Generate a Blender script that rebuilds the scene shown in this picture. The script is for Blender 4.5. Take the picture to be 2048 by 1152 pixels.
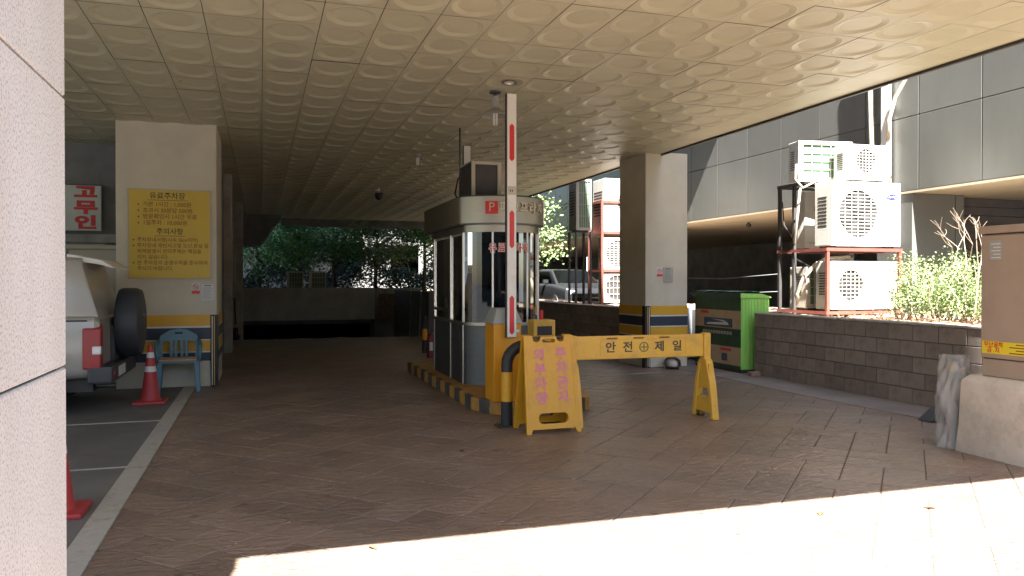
import bpy, bmesh, math, random
from mathutils import Vector, Matrix
R = math.radians
rnd = random.Random(7)
SC = bpy.context.scene
COL = SC.collection
for o in list(bpy.data.objects): bpy.data.objects.remove(o)

# ------------------------------------------------------------------ camera
YAW, PITCH = 17.9, 0.48
cd = bpy.data.cameras.new('camera'); cam = bpy.data.objects.new('camera', cd); COL.objects.link(cam)
cd.sensor_width = 36; cd.lens = 1560 / 2048 * 36; cd.clip_end = 2000; cd.clip_start = 0.05
cam.location = (0, 0, 1.55); cam.rotation_euler = (R(90 - PITCH), 0, R(-YAW)); SC.camera = cam
# ------------------------------------------------------------------ light
AZ, EL = 9.0, 51.0                      # sunlight travels towards +Y, 9 degrees to +X
to_sun = Vector((-math.sin(R(AZ)) * math.cos(R(EL)), -math.cos(R(AZ)) * math.cos(R(EL)), math.sin(R(EL))))
w = bpy.data.worlds.new('World'); SC.world = w; w.use_nodes = True
nt = w.node_tree; sky = nt.nodes.new('ShaderNodeTexSky'); sky.sky_type = 'NISHITA'; sky.sun_disc = False
sky.sun_elevation = R(EL); sky.sun_rotation = math.atan2(to_sun.x, to_sun.y)
bg = nt.nodes['Background']; bg.inputs[1].default_value = 0.055; nt.links.new(sky.outputs[0], bg.inputs[0])
sl = bpy.data.lights.new('sun', 'SUN'); sl.energy = 5.0; sl.angle = R(0.5); sl.color = (1, 0.975, 0.935)
so = bpy.data.objects.new('sun', sl); COL.objects.link(so); so.rotation_euler = to_sun.to_track_quat('Z', 'Y').to_euler()
vs = SC.view_settings; vs.view_transform = 'Standard'; vs.look = 'None'; vs.gamma = 1; vs.exposure = 3.15; vs.use_curve_mapping = False
SC.render.engine = 'CYCLES'; cy = SC.cycles
cy.use_denoising = True; cy.max_bounces = 10; cy.diffuse_bounces = 7; cy.glossy_bounces = 4; cy.transparent_max_bounces = 8
cy.caustics_reflective = False; cy.caustics_refractive = False

# ------------------------------------------------------------------ materials
MATS = {}
def mat(name, col, rough=0.6, metal=0.0, var=0.12, scale=6.0, bump=0.0, bscale=60.0, dirt=None, dscale=2.0, damt=0.5, island=0.0, spec=0.5, stretch=None):
    if name in MATS: return MATS[name]
    m = bpy.data.materials.new(name); m.use_nodes = True; n = m.node_tree.nodes; L = m.node_tree.links
    b = n['Principled BSDF']; b.inputs['Roughness'].default_value = rough; b.inputs['Metallic'].default_value = metal
    b.inputs['Specular IOR Level'].default_value = spec
    tc = n.new('ShaderNodeTexCoord'); src = tc.outputs['Object']
    if stretch:
        mp = n.new('ShaderNodeMapping'); mp.inputs['Scale'].default_value = stretch; L.new(src, mp.inputs[0]); src2 = mp.outputs[0]
    else: src2 = src
    def mul(c, k): return (min(1, c[0] * k), min(1, c[1] * k), min(1, c[2] * k), 1)
    nz = n.new('ShaderNodeTexNoise'); nz.inputs['Scale'].default_value = scale; nz.inputs['Detail'].default_value = 6; L.new(src2, nz.inputs[0])
    cr = n.new('ShaderNodeValToRGB'); cr.color_ramp.elements[0].position = 0.3; cr.color_ramp.elements[1].position = 0.7
    cr.color_ramp.elements[0].color = mul(col, 1 - var); cr.color_ramp.elements[1].color = mul(col, 1 + var)
    L.new(nz.outputs[0], cr.inputs[0]); out = cr.outputs[0]
    if dirt:
        dz = n.new('ShaderNodeTexNoise'); dz.inputs['Scale'].default_value = dscale; dz.inputs['Detail'].default_value = 8; dz.inputs['Roughness'].default_value = 0.7; L.new(src2, dz.inputs[0])
        dr = n.new('ShaderNodeValToRGB'); dr.color_ramp.elements[0].position = 0.48; dr.color_ramp.elements[1].position = 0.72
        dr.color_ramp.elements[1].color = (damt, damt, damt, 1); L.new(dz.outputs[0], dr.inputs[0])
        mx = n.new('ShaderNodeMix'); mx.data_type = 'RGBA'; L.new(dr.outputs[0], mx.inputs[0]); L.new(out, mx.inputs[6]); mx.inputs[7].default_value = (*dirt, 1); out = mx.outputs[2]
    if island:
        oi = n.new('ShaderNodeObjectInfo'); ge = n.new('ShaderNodeNewGeometry')
        ad = n.new('ShaderNodeMath'); ad.operation = 'ADD'; L.new(oi.outputs['Random'], ad.inputs[0]); L.new(ge.outputs['Random Per Island'], ad.inputs[1])
        fr = n.new('ShaderNodeMath'); fr.operation = 'FRACT'; L.new(ad.outputs[0], fr.inputs[0])
        mr = n.new('ShaderNodeMapRange'); mr.inputs[3].default_value = 1 - island; mr.inputs[4].default_value = 1 + island; L.new(fr.outputs[0], mr.inputs[0])
        hs = n.new('ShaderNodeHueSaturation'); L.new(mr.outputs[0], hs.inputs['Value']); L.new(out, hs.inputs['Color']); out = hs.outputs[0]
    L.new(out, b.inputs['Base Color'])
    if bump:
        bz = n.new('ShaderNodeTexNoise'); bz.inputs['Scale'].default_value = bscale; bz.inputs['Detail'].default_value = 5; L.new(src2, bz.inputs[0])
        bp = n.new('ShaderNodeBump'); bp.inputs['Strength'].default_value = bump; bp.inputs['Distance'].default_value = 0.01; L.new(bz.outputs[0], bp.inputs['Height']); L.new(bp.outputs[0], b.inputs['Normal'])
    MATS[name] = m; return m
def glass_mat(name, tint, rough=0.03):
    m = bpy.data.materials.new(name); m.use_nodes = True; n = m.node_tree.nodes; L = m.node_tree.links
    for x in list(n):
        if x.type == 'BSDF_PRINCIPLED': n.remove(x)
    t = n.new('ShaderNodeBsdfTransparent'); t.inputs[0].default_value = (*tint, 1)
    g = n.new('ShaderNodeBsdfGlossy'); g.inputs['Roughness'].default_value = rough
    f = n.new('ShaderNodeFresnel'); f.inputs[0].default_value = 1.6; mx = n.new('ShaderNodeMixShader')
    L.new(f.outputs[0], mx.inputs[0]); L.new(t.outputs[0], mx.inputs[1]); L.new(g.outputs[0], mx.inputs[2]); L.new(mx.outputs[0], n['Material Output'].inputs[0])
    MATS[name] = m; return m
def floor_mat():
    m = mat('stamped_stone', (0.235, 0.166, 0.128), 0.5, var=0.20, scale=1.3, dirt=(0.16, 0.142, 0.128), dscale=0.55, damt=0.8, island=0.12)
    n = m.node_tree.nodes; L = m.node_tree.links; b = n['Principled BSDF']
    ge = n.new('ShaderNodeNewGeometry')
    # slate relief, wavy ridges in world space
    mp = n.new('ShaderNodeMapping'); mp.inputs['Rotation'].default_value = (0, 0, R(30)); mp.inputs['Scale'].default_value = (1, 2.4, 1); L.new(ge.outputs['Position'], mp.inputs[0])
    n1 = n.new('ShaderNodeTexNoise'); n1.inputs['Scale'].default_value = 7; n1.inputs['Detail'].default_value = 6; n1.inputs['Distortion'].default_value = 1.6; L.new(mp.outputs[0], n1.inputs[0])
    n2 = n.new('ShaderNodeTexVoronoi'); n2.inputs['Scale'].default_value = 9; L.new(mp.outputs[0], n2.inputs[0])
    ad = n.new('ShaderNodeMath'); ad.operation = 'MULTIPLY_ADD'; ad.inputs[1].default_value = 0.25; L.new(n2.outputs[0], ad.inputs[0]); L.new(n1.outputs[0], ad.inputs[2])
    bp = n.new('ShaderNodeBump'); bp.inputs['Strength'].default_value = 0.9; bp.inputs['Distance'].default_value = 0.03; L.new(ad.outputs[0], bp.inputs['Height']); L.new(bp.outputs[0], b.inputs['Normal'])
    rr = n.new('ShaderNodeMapRange'); rr.inputs[3].default_value = 0.26; rr.inputs[4].default_value = 0.55; L.new(n1.outputs[0], rr.inputs[0]); L.new(rr.outputs[0], b.inputs['Roughness'])
    # colour noise in world space, so neighbouring stones belong together
    for x in n:
        if x.type == 'TEX_NOISE' and x not in (n1,):
            L.new(ge.outputs['Position'], x.inputs[0])
    # oil spots and gum marks
    sp = n.new('ShaderNodeTexNoise'); sp.inputs['Scale'].default_value = 5.5; sp.inputs['Detail'].default_value = 3; L.new(ge.outputs['Position'], sp.inputs[0])
    sr = n.new('ShaderNodeValToRGB'); sr.color_ramp.elements[0].position = 0.66; sr.color_ramp.elements[0].color = (1, 1, 1, 1); sr.color_ramp.elements[1].position = 0.74; sr.color_ramp.elements[1].color = (.55, .53, .52, 1); L.new(sp.outputs[0], sr.inputs[0])
    old = b.inputs['Base Color'].links[0].from_socket; mx = n.new('ShaderNodeMix'); mx.data_type = 'RGBA'; mx.blend_type = 'MULTIPLY'; mx.inputs[0].default_value = 1; L.new(old, mx.inputs[6]); L.new(sr.outputs[0], mx.inputs[7]); L.new(mx.outputs[2], b.inputs['Base Color'])
    return m
def granite_mat():
    m = mat('granite', (0.61, 0.63, 0.655), 0.55, var=0.06, scale=3, dirt=(0.52, 0.50, 0.48), dscale=2.0, damt=0.5, stretch=(1, 1, .25), bump=.12, bscale=120)
    n = m.node_tree.nodes; L = m.node_tree.links; b = n['Principled BSDF']; old = b.inputs['Base Color'].links[0].from_socket
    tc = n.new('ShaderNodeTexCoord'); nz = n.new('ShaderNodeTexNoise'); nz.inputs['Scale'].default_value = 115; nz.inputs['Detail'].default_value = 4; L.new(tc.outputs['Object'], nz.inputs[0])
    cr = n.new('ShaderNodeValToRGB'); cr.color_ramp.elements[0].position = 0.34; cr.color_ramp.elements[0].color = (0.55, 0.55, 0.55, 1); cr.color_ramp.elements[1].position = 0.5; cr.color_ramp.elements[1].color = (1, 1, 1, 1); L.new(nz.outputs[0], cr.inputs[0])
    mx = n.new('ShaderNodeMix'); mx.data_type = 'RGBA'; mx.blend_type = 'MULTIPLY'; mx.inputs[0].default_value = 1; L.new(old, mx.inputs[6]); L.new(cr.outputs[0], mx.inputs[7]); L.new(mx.outputs[2], b.inputs['Base Color'])
    return m
STONE = floor_mat(); GRANITE = granite_mat()
CEIL = mat('ceiling_paint', (0.54, 0.515, 0.365), 0.45, var=0.05, scale=2, dirt=(0.42, 0.385, 0.27), dscale=1.3, damt=0.5, island=0.045)
PLASTER = mat('pillar_paint', (0.62, 0.58, 0.465), 0.7, var=0.06, scale=2, dirt=(0.42, 0.38, 0.32), dscale=1.6, damt=0.35, bump=0.08, bscale=30)
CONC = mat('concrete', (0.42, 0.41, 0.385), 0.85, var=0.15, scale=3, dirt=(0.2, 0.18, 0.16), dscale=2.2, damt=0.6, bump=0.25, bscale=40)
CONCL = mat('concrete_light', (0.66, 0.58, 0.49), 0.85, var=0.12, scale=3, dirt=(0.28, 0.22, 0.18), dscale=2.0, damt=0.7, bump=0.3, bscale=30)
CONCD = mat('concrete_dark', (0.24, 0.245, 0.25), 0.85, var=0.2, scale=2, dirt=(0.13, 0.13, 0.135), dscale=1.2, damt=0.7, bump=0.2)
BLOCK = mat('block', (0.26, 0.212, 0.185), 0.9, var=0.12, scale=4, dirt=(0.10, 0.085, 0.075), dscale=3, damt=0.6, bump=0.5, bscale=70, island=0.16)
MORTAR = mat('mortar', (0.10, 0.085, 0.078), 0.95, var=0.1, bump=0.2)
JOINT = mat('joint', (0.14, 0.108, 0.088), 0.9, var=0.2)
ASPH = mat('asphalt', (0.06, 0.06, 0.06), 0.9, var=0.15, bump=0.3, bscale=120)
BAYF = mat('bay_floor', (0.145, 0.14, 0.135), 0.7, var=0.2, scale=1.5, dirt=(0.10, 0.09, 0.085), dscale=1.1, damt=0.7, bump=0.1)
PAINTW = mat('worn_white_paint', (0.44, 0.42, 0.38), 0.6, var=0.14, dirt=(0.20, 0.16, 0.13), dscale=6, damt=0.85)
YEL = mat('stripe_yellow', (0.72, 0.40, 0.03), 0.45, var=0.08, dirt=(0.42, 0.24, 0.05), dscale=3, damt=0.4)
NAVY = mat('stripe_navy', (0.03, 0.042, 0.065), 0.5, var=0.1)
WHITE = mat('white_paint', (0.75, 0.74, 0.70), 0.45, var=0.04, dirt=(0.5, 0.46, 0.4), dscale=4, damt=0.35)
OFFW = mat('ac_white', (0.64, 0.625, 0.57), 0.45, var=0.05, dirt=(0.36, 0.30, 0.22), dscale=3.5, damt=0.45, stretch=(1, 1, .35))
BEIGE = mat('beige_metal', (0.50, 0.45, 0.37), 0.5, var=0.05, dirt=(0.35, 0.30, 0.24), dscale=3, damt=0.3)
BLACK = mat('black_rubber', (0.02, 0.02, 0.022), 0.6, var=0.1)
DARK = mat('dark_metal', (0.045, 0.04, 0.038), 0.55, var=0.2)
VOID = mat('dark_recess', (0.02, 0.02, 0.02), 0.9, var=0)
RED = mat('red_paint', (0.60, 0.03, 0.03), 0.4, var=0.06)
PLASY = mat('yellow_plastic', (0.66, 0.335, 0.016), 0.45, var=0.05, scale=4, dirt=(0.36, 0.19, 0.04), dscale=4, damt=0.65, bump=0.08)
PLASY2 = mat('pale_yellow_plastic', (0.74, 0.43, 0.055), 0.45, var=0.05, scale=4, dirt=(0.40, 0.23, 0.08), dscale=4, damt=0.65, bump=0.08)
ORG = mat('orange_cabinet', (0.70, 0.30, 0.015), 0.4, var=0.05, dirt=(0.45, 0.20, 0.03), dscale=4, damt=0.3)
STEEL = mat('stainless', (0.31, 0.28, 0.225), 0.38, 1.0, var=0.05, scale=30, stretch=(0.2, 0.2, 6))
STEELP = mat('stainless_post', (0.55, 0.52, 0.46), 0.28, 1.0, var=0.05)
STEELD = mat('stainless_dull', (0.13, 0.13, 0.128), 0.55, 1.0, var=0.08, scale=20, stretch=(0.2, 0.2, 5))
PANEL = mat('wing_panel', (0.15, 0.15, 0.137), 0.42, 0.2, var=0.07, scale=1.2, dirt=(0.115, 0.112, 0.10), dscale=1.4, damt=0.5, island=0.07, stretch=(1, 1, 0.35))
TAN = mat('soffit_tan', (0.52, 0.45, 0.34), 0.7, var=0.08, scale=1.5)
RUST = mat('red_oxide_steel', (0.20, 0.055, 0.04), 0.6, var=0.2, scale=8, dirt=(0.10, 0.05, 0.035), dscale=6, damt=0.6)
GRN_D = mat('bin_green_dark', (0.022, 0.075, 0.035), 0.5, var=0.15, dirt=(0.05, 0.05, 0.03), dscale=3, damt=0.5)
GRN_LIT = mat('bin_green_lit_end', (0.27, 0.64, 0.13), 0.5, var=0.12, scale=3, dirt=(0.34, 0.28, 0.10), dscale=2.2, damt=0.6, stretch=(5, 5, 0.5))  # brightness of the sun-facing end is put into this green, plus dirt streaks
TEAL = mat('torn_cover', (0.10, 0.26, 0.22), 0.5, var=0.3, scale=8, dirt=(0.3, 0.33, 0.3), dscale=6, damt=0.8)
CARD = mat('cardboard', (0.52, 0.38, 0.24), 0.8, var=0.07, dirt=(0.3, 0.2, 0.12), dscale=4, damt=0.3)
SOIL = mat('soil', (0.33, 0.25, 0.18), 0.95, var=0.35, scale=12, dirt=(0.16, 0.10, 0.06), dscale=9, damt=0.8, bump=0.8, bscale=25)
LEAF = mat('leaf', (0.21, 0.29, 0.11), 0.5, var=0.25, scale=3, island=0.45)
LEAFD = mat('leaf_tree', (0.12, 0.27, 0.06), 0.5, var=0.25, scale=1, island=0.5)
TWIG = mat('twig', (0.36, 0.28, 0.21), 0.8, var=0.15)
BARK = mat('bark', (0.09, 0.07, 0.055), 0.9, var=0.25, scale=10, bump=0.4)
DRYL = mat('dry_leaf', (0.20, 0.10, 0.045), 0.8, var=0.3, island=0.4)
BOARDY = mat('board_yellow', (0.60, 0.43, 0.055), 0.5, var=0.06, scale=1.5, dirt=(.45, .33, .07), dscale=2, damt=.35)
INK = mat('ink_dark', (0.05, 0.045, 0.03), 0.6, var=0)
INKB = mat('ink_brown', (0.20, 0.075, 0.02), 0.6, var=0)
PINK = mat('faded_pink', (0.62, 0.20, 0.24), 0.6, var=0.08, scale=30, dirt=(0.66, 0.36, 0.05), dscale=9, damt=0.6)
SUVB = mat('suv_paint', (0.40, 0.375, 0.34), 0.28, 0.15, var=0.02)
SUVD = mat('suv_plastic', (0.05, 0.052, 0.058), 0.55, var=0.1)
TYREC = mat('tyre_cover', (0.035, 0.04, 0.052), 0.55, var=0.1)
LAMPR = mat('lamp_red', (0.33, 0.008, 0.012), 0.3, var=0.02)
LAMPC = mat('lamp_clear', (0.6, 0.6, 0.6), 0.1, var=0.05)
BLUE = mat('blue_plastic', (0.095, 0.215, 0.29), 0.4, var=0.05, dirt=(0.09, 0.18, 0.24), dscale=4, damt=0.4)
CONE = mat('cone_red', (0.40, 0.035, 0.04), 0.5, var=0.08, dirt=(0.3, 0.05, 0.05), dscale=6, damt=0.4)
CABB = mat('cabinet_beige', (0.36, 0.275, 0.21), 0.55, var=0.04, dirt=(0.30, 0.21, 0.155), dscale=5, damt=0.35, bump=0.05)
PLAST = mat('plastic_sheet', (0.56, 0.545, 0.52), 0.22, var=0.2, scale=7, bump=0.3, bscale=22, stretch=(1, 1, .45), dirt=(.30, .28, .26), dscale=5, damt=.8)
CURT = mat('curtain', (0.45, 0.44, 0.40), 0.8, var=0.1)
PAPER = mat('paper', (0.68, 0.68, 0.66), 0.7, var=0.03)
GREYP = mat('grey_plastic', (0.34, 0.34, 0.31), 0.5, var=0.05)
SLATM = mat('slat_wall', (0.095, 0.085, 0.08), 0.7, var=0.2, scale=4)
COIL = mat('coil_green', (0.10, 0.17, 0.10), 0.5, var=0.25, scale=6, stretch=(1, 1, 14))
GLASS = glass_mat('booth_glass', (0.16, 0.165, 0.165)); CGLASS = glass_mat('car_glass', (0.25, 0.27, 0.26))
FARB = mat('far_wall', (0.12, 0.119, 0.115), 0.8, var=0.1, scale=0.6, dirt=(0.35, 0.34, 0.32), dscale=0.5, damt=0.5)
SILVERBAND = mat('reflective_band', (0.62, 0.62, 0.6), 0.4, var=0.06)
LOGOB = mat('logo_blue', (0.012, 0.016, 0.16), 0.4, var=0)
LABY = mat('label_yellow', (0.75, 0.58, 0.03), 0.5, var=0.02)
POSTB = mat('poster_blue', (0.06, 0.09, 0.15), 0.5, var=0.1)
CREAML = mat('letter_cream', (0.62, 0.55, 0.42), 0.4, var=0.03)

# ------------------------------------------------------------------ mesh helpers
class MB:
    def __init__(s): s.v = []; s.f = []
    def add(s, vs, fs):
        k = len(s.v); s.v += [tuple(p) for p in vs]; s.f += [tuple(i + k for i in f) for f in fs]; return s
    def box(s, x0, y0, z0, x1, y1, z1):
        return s.add([(x0, y0, z0), (x1, y0, z0), (x1, y1, z0), (x0, y1, z0), (x0, y0, z1), (x1, y0, z1), (x1, y1, z1), (x0, y1, z1)],
                     [(3, 2, 1, 0), (4, 5, 6, 7), (0, 1, 5, 4), (1, 2, 6, 5), (2, 3, 7, 6), (3, 0, 4, 7)])
    def quad(s, a, b, c, d): return s.add([a, b, c, d], [(0, 1, 2, 3)])
    def prism(s, pts, z0, z1, axis='z'):
        n = len(pts)
        def P(p, h):
            return (p[0], p[1], h) if axis == 'z' else ((p[0], h, p[1]) if axis == 'y' else (h, p[0], p[1]))
        return s.add([P(p, z0) for p in pts] + [P(p, z1) for p in pts],
                     [tuple(range(n))[::-1], tuple(range(n, 2 * n))] + [(i, (i + 1) % n, n + (i + 1) % n, n + i) for i in range(n)])
    def tube(s, path, r, n=8, caps=True):
        path = [Vector(p) for p in path]; rs = r if isinstance(r, (list, tuple)) else [r] * len(path)
        base = len(s.v); t0 = (path[1] - path[0]).normalized(); u = t0.orthogonal().normalized()
        for i, p in enumerate(path):
            t = (path[min(i + 1, len(path) - 1)] - path[max(i - 1, 0)]).normalized()
            u = (u - t * u.dot(t)); u = u.normalized() if u.length > 1e-6 else t.orthogonal().normalized(); vv = t.cross(u)
            for k in range(n):
                a = 2 * math.pi * k / n; s.v.append(tuple(p + (u * math.cos(a) + vv * math.sin(a)) * rs[i]))
        for i in range(len(path) - 1):
            for k in range(n):
                a = base + i * n + k; b = base + i * n + (k + 1) % n; s.f.append((a, b, b + n, a + n))
        if caps:
            s.f.append(tuple(base + k for k in range(n))[::-1]); s.f.append(tuple(base + (len(path) - 1) * n + k for k in range(n)))
        return s
    def cyl(s, x, y, z0, z1, r, n=16, r2=None): return s.tube([(x, y, z0), (x, y, z1)], [r, r if r2 is None else r2], n)
    def lathe(s, prof, n=20, x=0, y=0, cap=True):
        b = len(s.v)
        for r, z in prof:
            for k in range(n):
                a = 2 * math.pi * k / n; s.v.append((x + r * math.cos(a), y + r * math.sin(a), z))
        for i in range(len(prof) - 1):
            for k in range(n):
                p = b + i * n + k; q = b + i * n + (k + 1) % n; s.f.append((p, q, q + n, p + n))
        if cap:
            s.f.append(tuple(b + k for k in range(n))[::-1]); s.f.append(tuple(b + (len(prof) - 1) * n + k for k in range(n)))
        return s
    def loft(s, secs, caps=True):
        b = len(s.v); n = len(secs[0])
        for sec in secs: s.v += [tuple(p) for p in sec]
        for i in range(len(secs) - 1):
            for k in range(n):
                p = b + i * n + k; q = b + i * n + (k + 1) % n; s.f.append((p, q, q + n, p + n))
        if caps: s.f.append(tuple(b + k for k in range(n))[::-1]); s.f.append(tuple(b + (len(secs) - 1) * n + k for k in range(n)))
        return s
    def leaf(s, c, d, size, wid):
        c = Vector(c); d = Vector(d).normalized(); u = d.cross(Vector((rnd.uniform(-1, 1), rnd.uniform(-1, 1), rnd.uniform(-1, 1))))
        u = u.normalized() if u.length > 1e-4 else d.orthogonal()
        return s.add([c - d * size * .5, c + u * wid * .5, c + d * size * .5, c - u * wid * .5], [(0, 1, 2, 3)])
    def mesh(s, name, m, bev=0.0, smooth=False, fix=True):
        me = bpy.data.meshes.new(name); me.from_pydata(s.v, [], s.f)
        if fix or bev:
            bm = bmesh.new(); bm.from_mesh(me); bmesh.ops.recalc_face_normals(bm, faces=bm.faces)
            if bev:
                ed = [e for e in bm.edges if len(e.link_faces) == 2 and e.calc_face_angle(0) > 0.6]
                bmesh.ops.bevel(bm, geom=ed, offset=bev, segments=1 if bev < 0.012 else 2, profile=0.6, affect='EDGES', clamp_overlap=True)
            bm.to_mesh(me); bm.free()
        me.materials.append(m)
        if smooth: me.shade_smooth()
        return me
    def obj(s, name, m, parent=None, bev=0.0, smooth=False, fix=True):
        if smooth == 'auto':
            o = link(s.mesh(name, m, bev, False, fix), name, parent); o.data.shade_smooth()
            o.data.set_sharp_from_angle(angle=R(35)); return o
        return link(s.mesh(name, m, bev, smooth, fix), name, parent)
def link(me, name, parent=None):
    o = bpy.data.objects.new(name, me); COL.objects.link(o)
    if parent is not None: o.parent = parent
    return o
def tag(o, label, cat, group=None):
    o['label'] = label; o['category'] = cat
    if group: o['group'] = group
    return o
def thing(name, label, cat, loc=(0, 0, 0), rz=0.0, group=None):
    o = bpy.data.objects.new(name, None); COL.objects.link(o); o.location = loc; o.rotation_euler = (0, 0, R(rz)); o.empty_display_size = 0.1
    return tag(o, label, cat, group)
def struct(o): o['kind'] = 'structure'; return o
def stuff(o): o['kind'] = 'stuff'; return o
def box(name, m, parent, a, b, bev=0.0): return MB().box(*a, *b).obj(name, m, parent, bev)
def text(body, size, m, parent, loc, rot=(90, 0, 0), name='lettering', bold=0.0, ext=0.002, align='CENTER', sx=1.0, shear=0):
    c = bpy.data.curves.new('t', 'FONT'); c.body = body; c.size = size; c.align_x = align; c.align_y = 'CENTER'; c.extrude = ext; c.offset = bold; c.resolution_u = 3
    t = bpy.data.objects.new('t', c); COL.objects.link(t); bpy.context.view_layer.update()
    me = bpy.data.meshes.new_from_object(t.evaluated_get(bpy.context.evaluated_depsgraph_get()))
    bpy.data.objects.remove(t); bpy.data.curves.remove(c); me.materials.clear(); me.materials.append(m)
    o = link(me, name, parent); o.location = loc; o.rotation_euler = tuple(R(a) for a in rot); o.scale = (sx, 1, 1); return o
def arc(cx, cy, r, a0, a1, n): return [(cx + r * math.cos(R(a0 + (a1 - a0) * i / n)), cy + r * math.sin(R(a0 + (a1 - a0) * i / n))) for i in range(n + 1)]
def rrect(x0, y0, x1, y1, r, n=4):
    return arc(x1 - r, y0 + r, r, -90, 0, n) + arc(x1 - r, y1 - r, r, 0, 90, n) + arc(x0 + r, y1 - r, r, 90, 180, n) + arc(x0 + r, y0 + r, r, 180, 270, n)
def plate_hole(mb, outer, inner, y0, y1):
    """plate in XZ between two loops of equal length, thickness y0..y1"""
    n = len(outer); V = [(p[0], y, p[1]) for y in (y0, y1) for L_ in (outer, inner) for p in L_]; F = []
    for k in range(n):
        j = (k + 1) % n
        F += [(k, j, n + j, n + k), (2 * n + k, 3 * n + k, 3 * n + j, 2 * n + j), (n + k, n + j, 3 * n + j, 3 * n + k), (k, 2 * n + k, 2 * n + j, j)]
    return mb.add(V, F)
def ring_pts(cx, cz, rx, rz, n): return [(cx + rx * math.cos(2 * math.pi * k / n), cz + rz * math.sin(2 * math.pi * k / n)) for k in range(n)]
def square_pts(x0, z0, x1, z1, cx, cz, n):
    out = []
    for k in range(n):
        a = 2 * math.pi * k / n; dx, dz = math.cos(a), math.sin(a); t = 1e9
        if dx > 1e-6: t = min(t, (x1 - cx) / dx)
        if dx < -1e-6: t = min(t, (x0 - cx) / dx)
        if dz > 1e-6: t = min(t, (z1 - cz) / dz)
        if dz < -1e-6: t = min(t, (z0 - cz) / dz)
        out.append([cx + dx * t, cz + dz * t])
    for (qx, qz) in ((x0, z0), (x1, z0), (x1, z1), (x0, z1)):
        k = min(range(n), key=lambda i: (out[i][0] - qx) ** 2 + (out[i][1] - qz) ** 2); out[k] = [qx, qz]
    return out
def in_view(x, y, z, m=0.04):
    cy_, sy_ = math.cos(R(YAW)), math.sin(R(YAW)); xr = x * cy_ - y * sy_; d = x * sy_ + y * cy_
    if d < 0.3: return False
    return abs(xr / d) < 1024 / 1560 + m and abs((z - 1.55) / d + 0.008) < 576 / 1560 + m

# ================================================================== SETTING
CH = 3.85                                # ceiling height
XE = 6.9                                 # right edge of the canopy
YF = 1.65                                # front edge of the canopy
g = MB(); zg = -0.03
for (a, b, c, d) in ((-400, -400, 400, 22), (-400, 22, -0.55, 46), (4.9, 22, 400, 46), (-400, 46, 400, 600)): g.quad((a, b, zg), (c, b, zg), (c, d, zg), (a, d, zg))
struct(g.obj('ground', ASPH))
# stamped stone driveway: 45 degree ashlar bond
drive = struct(box('driveway', JOINT, None, (-0.97, -6, -0.028), (8.2, 22, -0.0062)))
U = 0.305; occ = {}; stones = []
rs = random.Random(11)
def g2w(u, v): return ((u - v) * U * math.sqrt(.5) + 3.0, (u + v) * U * math.sqrt(.5) + 5.0)
for v in range(-60, 75):
    for u in range(-60, 75):
        if (u, v) in occ: continue
        x, y = g2w(u + .5, v + .5)
        if not (-1.6 < x < 8.4 and -6.5 < y < 22.5): continue
        opts = [((2, 1), .40), ((1, 2), .34), ((2, 2), .14), ((1, 1), .12)]; r_ = rs.random(); acc = 0
        for sz, p in opts:
            acc += p
            if r_ < acc: break
        while any((u + i, v + j) in occ for i in range(sz[0]) for j in range(sz[1])): sz = (1, 2) if sz == (2, 2) else ((1, 1) if sz != (1, 1) else sz)
        for i in range(sz[0]):
            for j in range(sz[1]): occ[(u + i, v + j)] = 1
        stones.append((g2w(u + sz[0] / 2, v + sz[1] / 2), sz))
def stone_geo(sz, mb, ox=0, oy=0, oz=0, rot=None):
    a = sz[0] * U / 2 - .004; b = sz[1] * U / 2 - .004; q = .006
    V = [(-a, -b, -.011), (a, -b, -.011), (a, b, -.011), (-a, b, -.011), (-a, -b, -.003), (a, -b, -.003), (a, b, -.003), (-a, b, -.003), (-a + q, -b + q, 0), (a - q, -b + q, 0), (a - q, b - q, 0), (-a + q, b - q, 0)]
    if rot is not None:
        c_, s_ = math.cos(rot), math.sin(rot); V = [(ox + x * c_ - y * s_, oy + x * s_ + y * c_, oz + z) for x, y, z in V]
    mb.add(V, [(8, 9, 10, 11)] + [(i, (i + 1) % 4, 4 + (i + 1) % 4, 4 + i) for i in range(4)] + [(4 + i, 4 + (i + 1) % 4, 8 + (i + 1) % 4, 8 + i) for i in range(4)])
smesh = {}
for sz in ((2, 1), (1, 2), (2, 2), (1, 1)):
    b_ = MB(); stone_geo(sz, b_); smesh[sz] = b_.mesh('paving_stone', STONE, fix=False)
inside = [s for s in stones if -1.02 < s[0][0] < 7.95 and -6 < s[0][1] < 21.9]
vis = sorted([s for s in inside if in_view(s[0][0], s[0][1], 0) and s[0][1] > 4.2], key=lambda s: s[0][0] ** 2 + s[0][1] ** 2)[:300]
vset = {id(s) for s in vis}
for (p, sz) in vis:
    o = link(smesh[sz], 'paving_stone', drive); o.location = (p[0], p[1], rs.uniform(-.0015, .0015)); o.rotation_euler = (rs.uniform(-.002, .002), rs.uniform(-.002, .002), R(45))
rest = MB()
for s in inside:
    if id(s) not in vset: stone_geo(s[1], rest, s[0][0], s[0][1], 0, R(45))
stuff(rest.obj('paving_stones', STONE, drive, fix=False))
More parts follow.
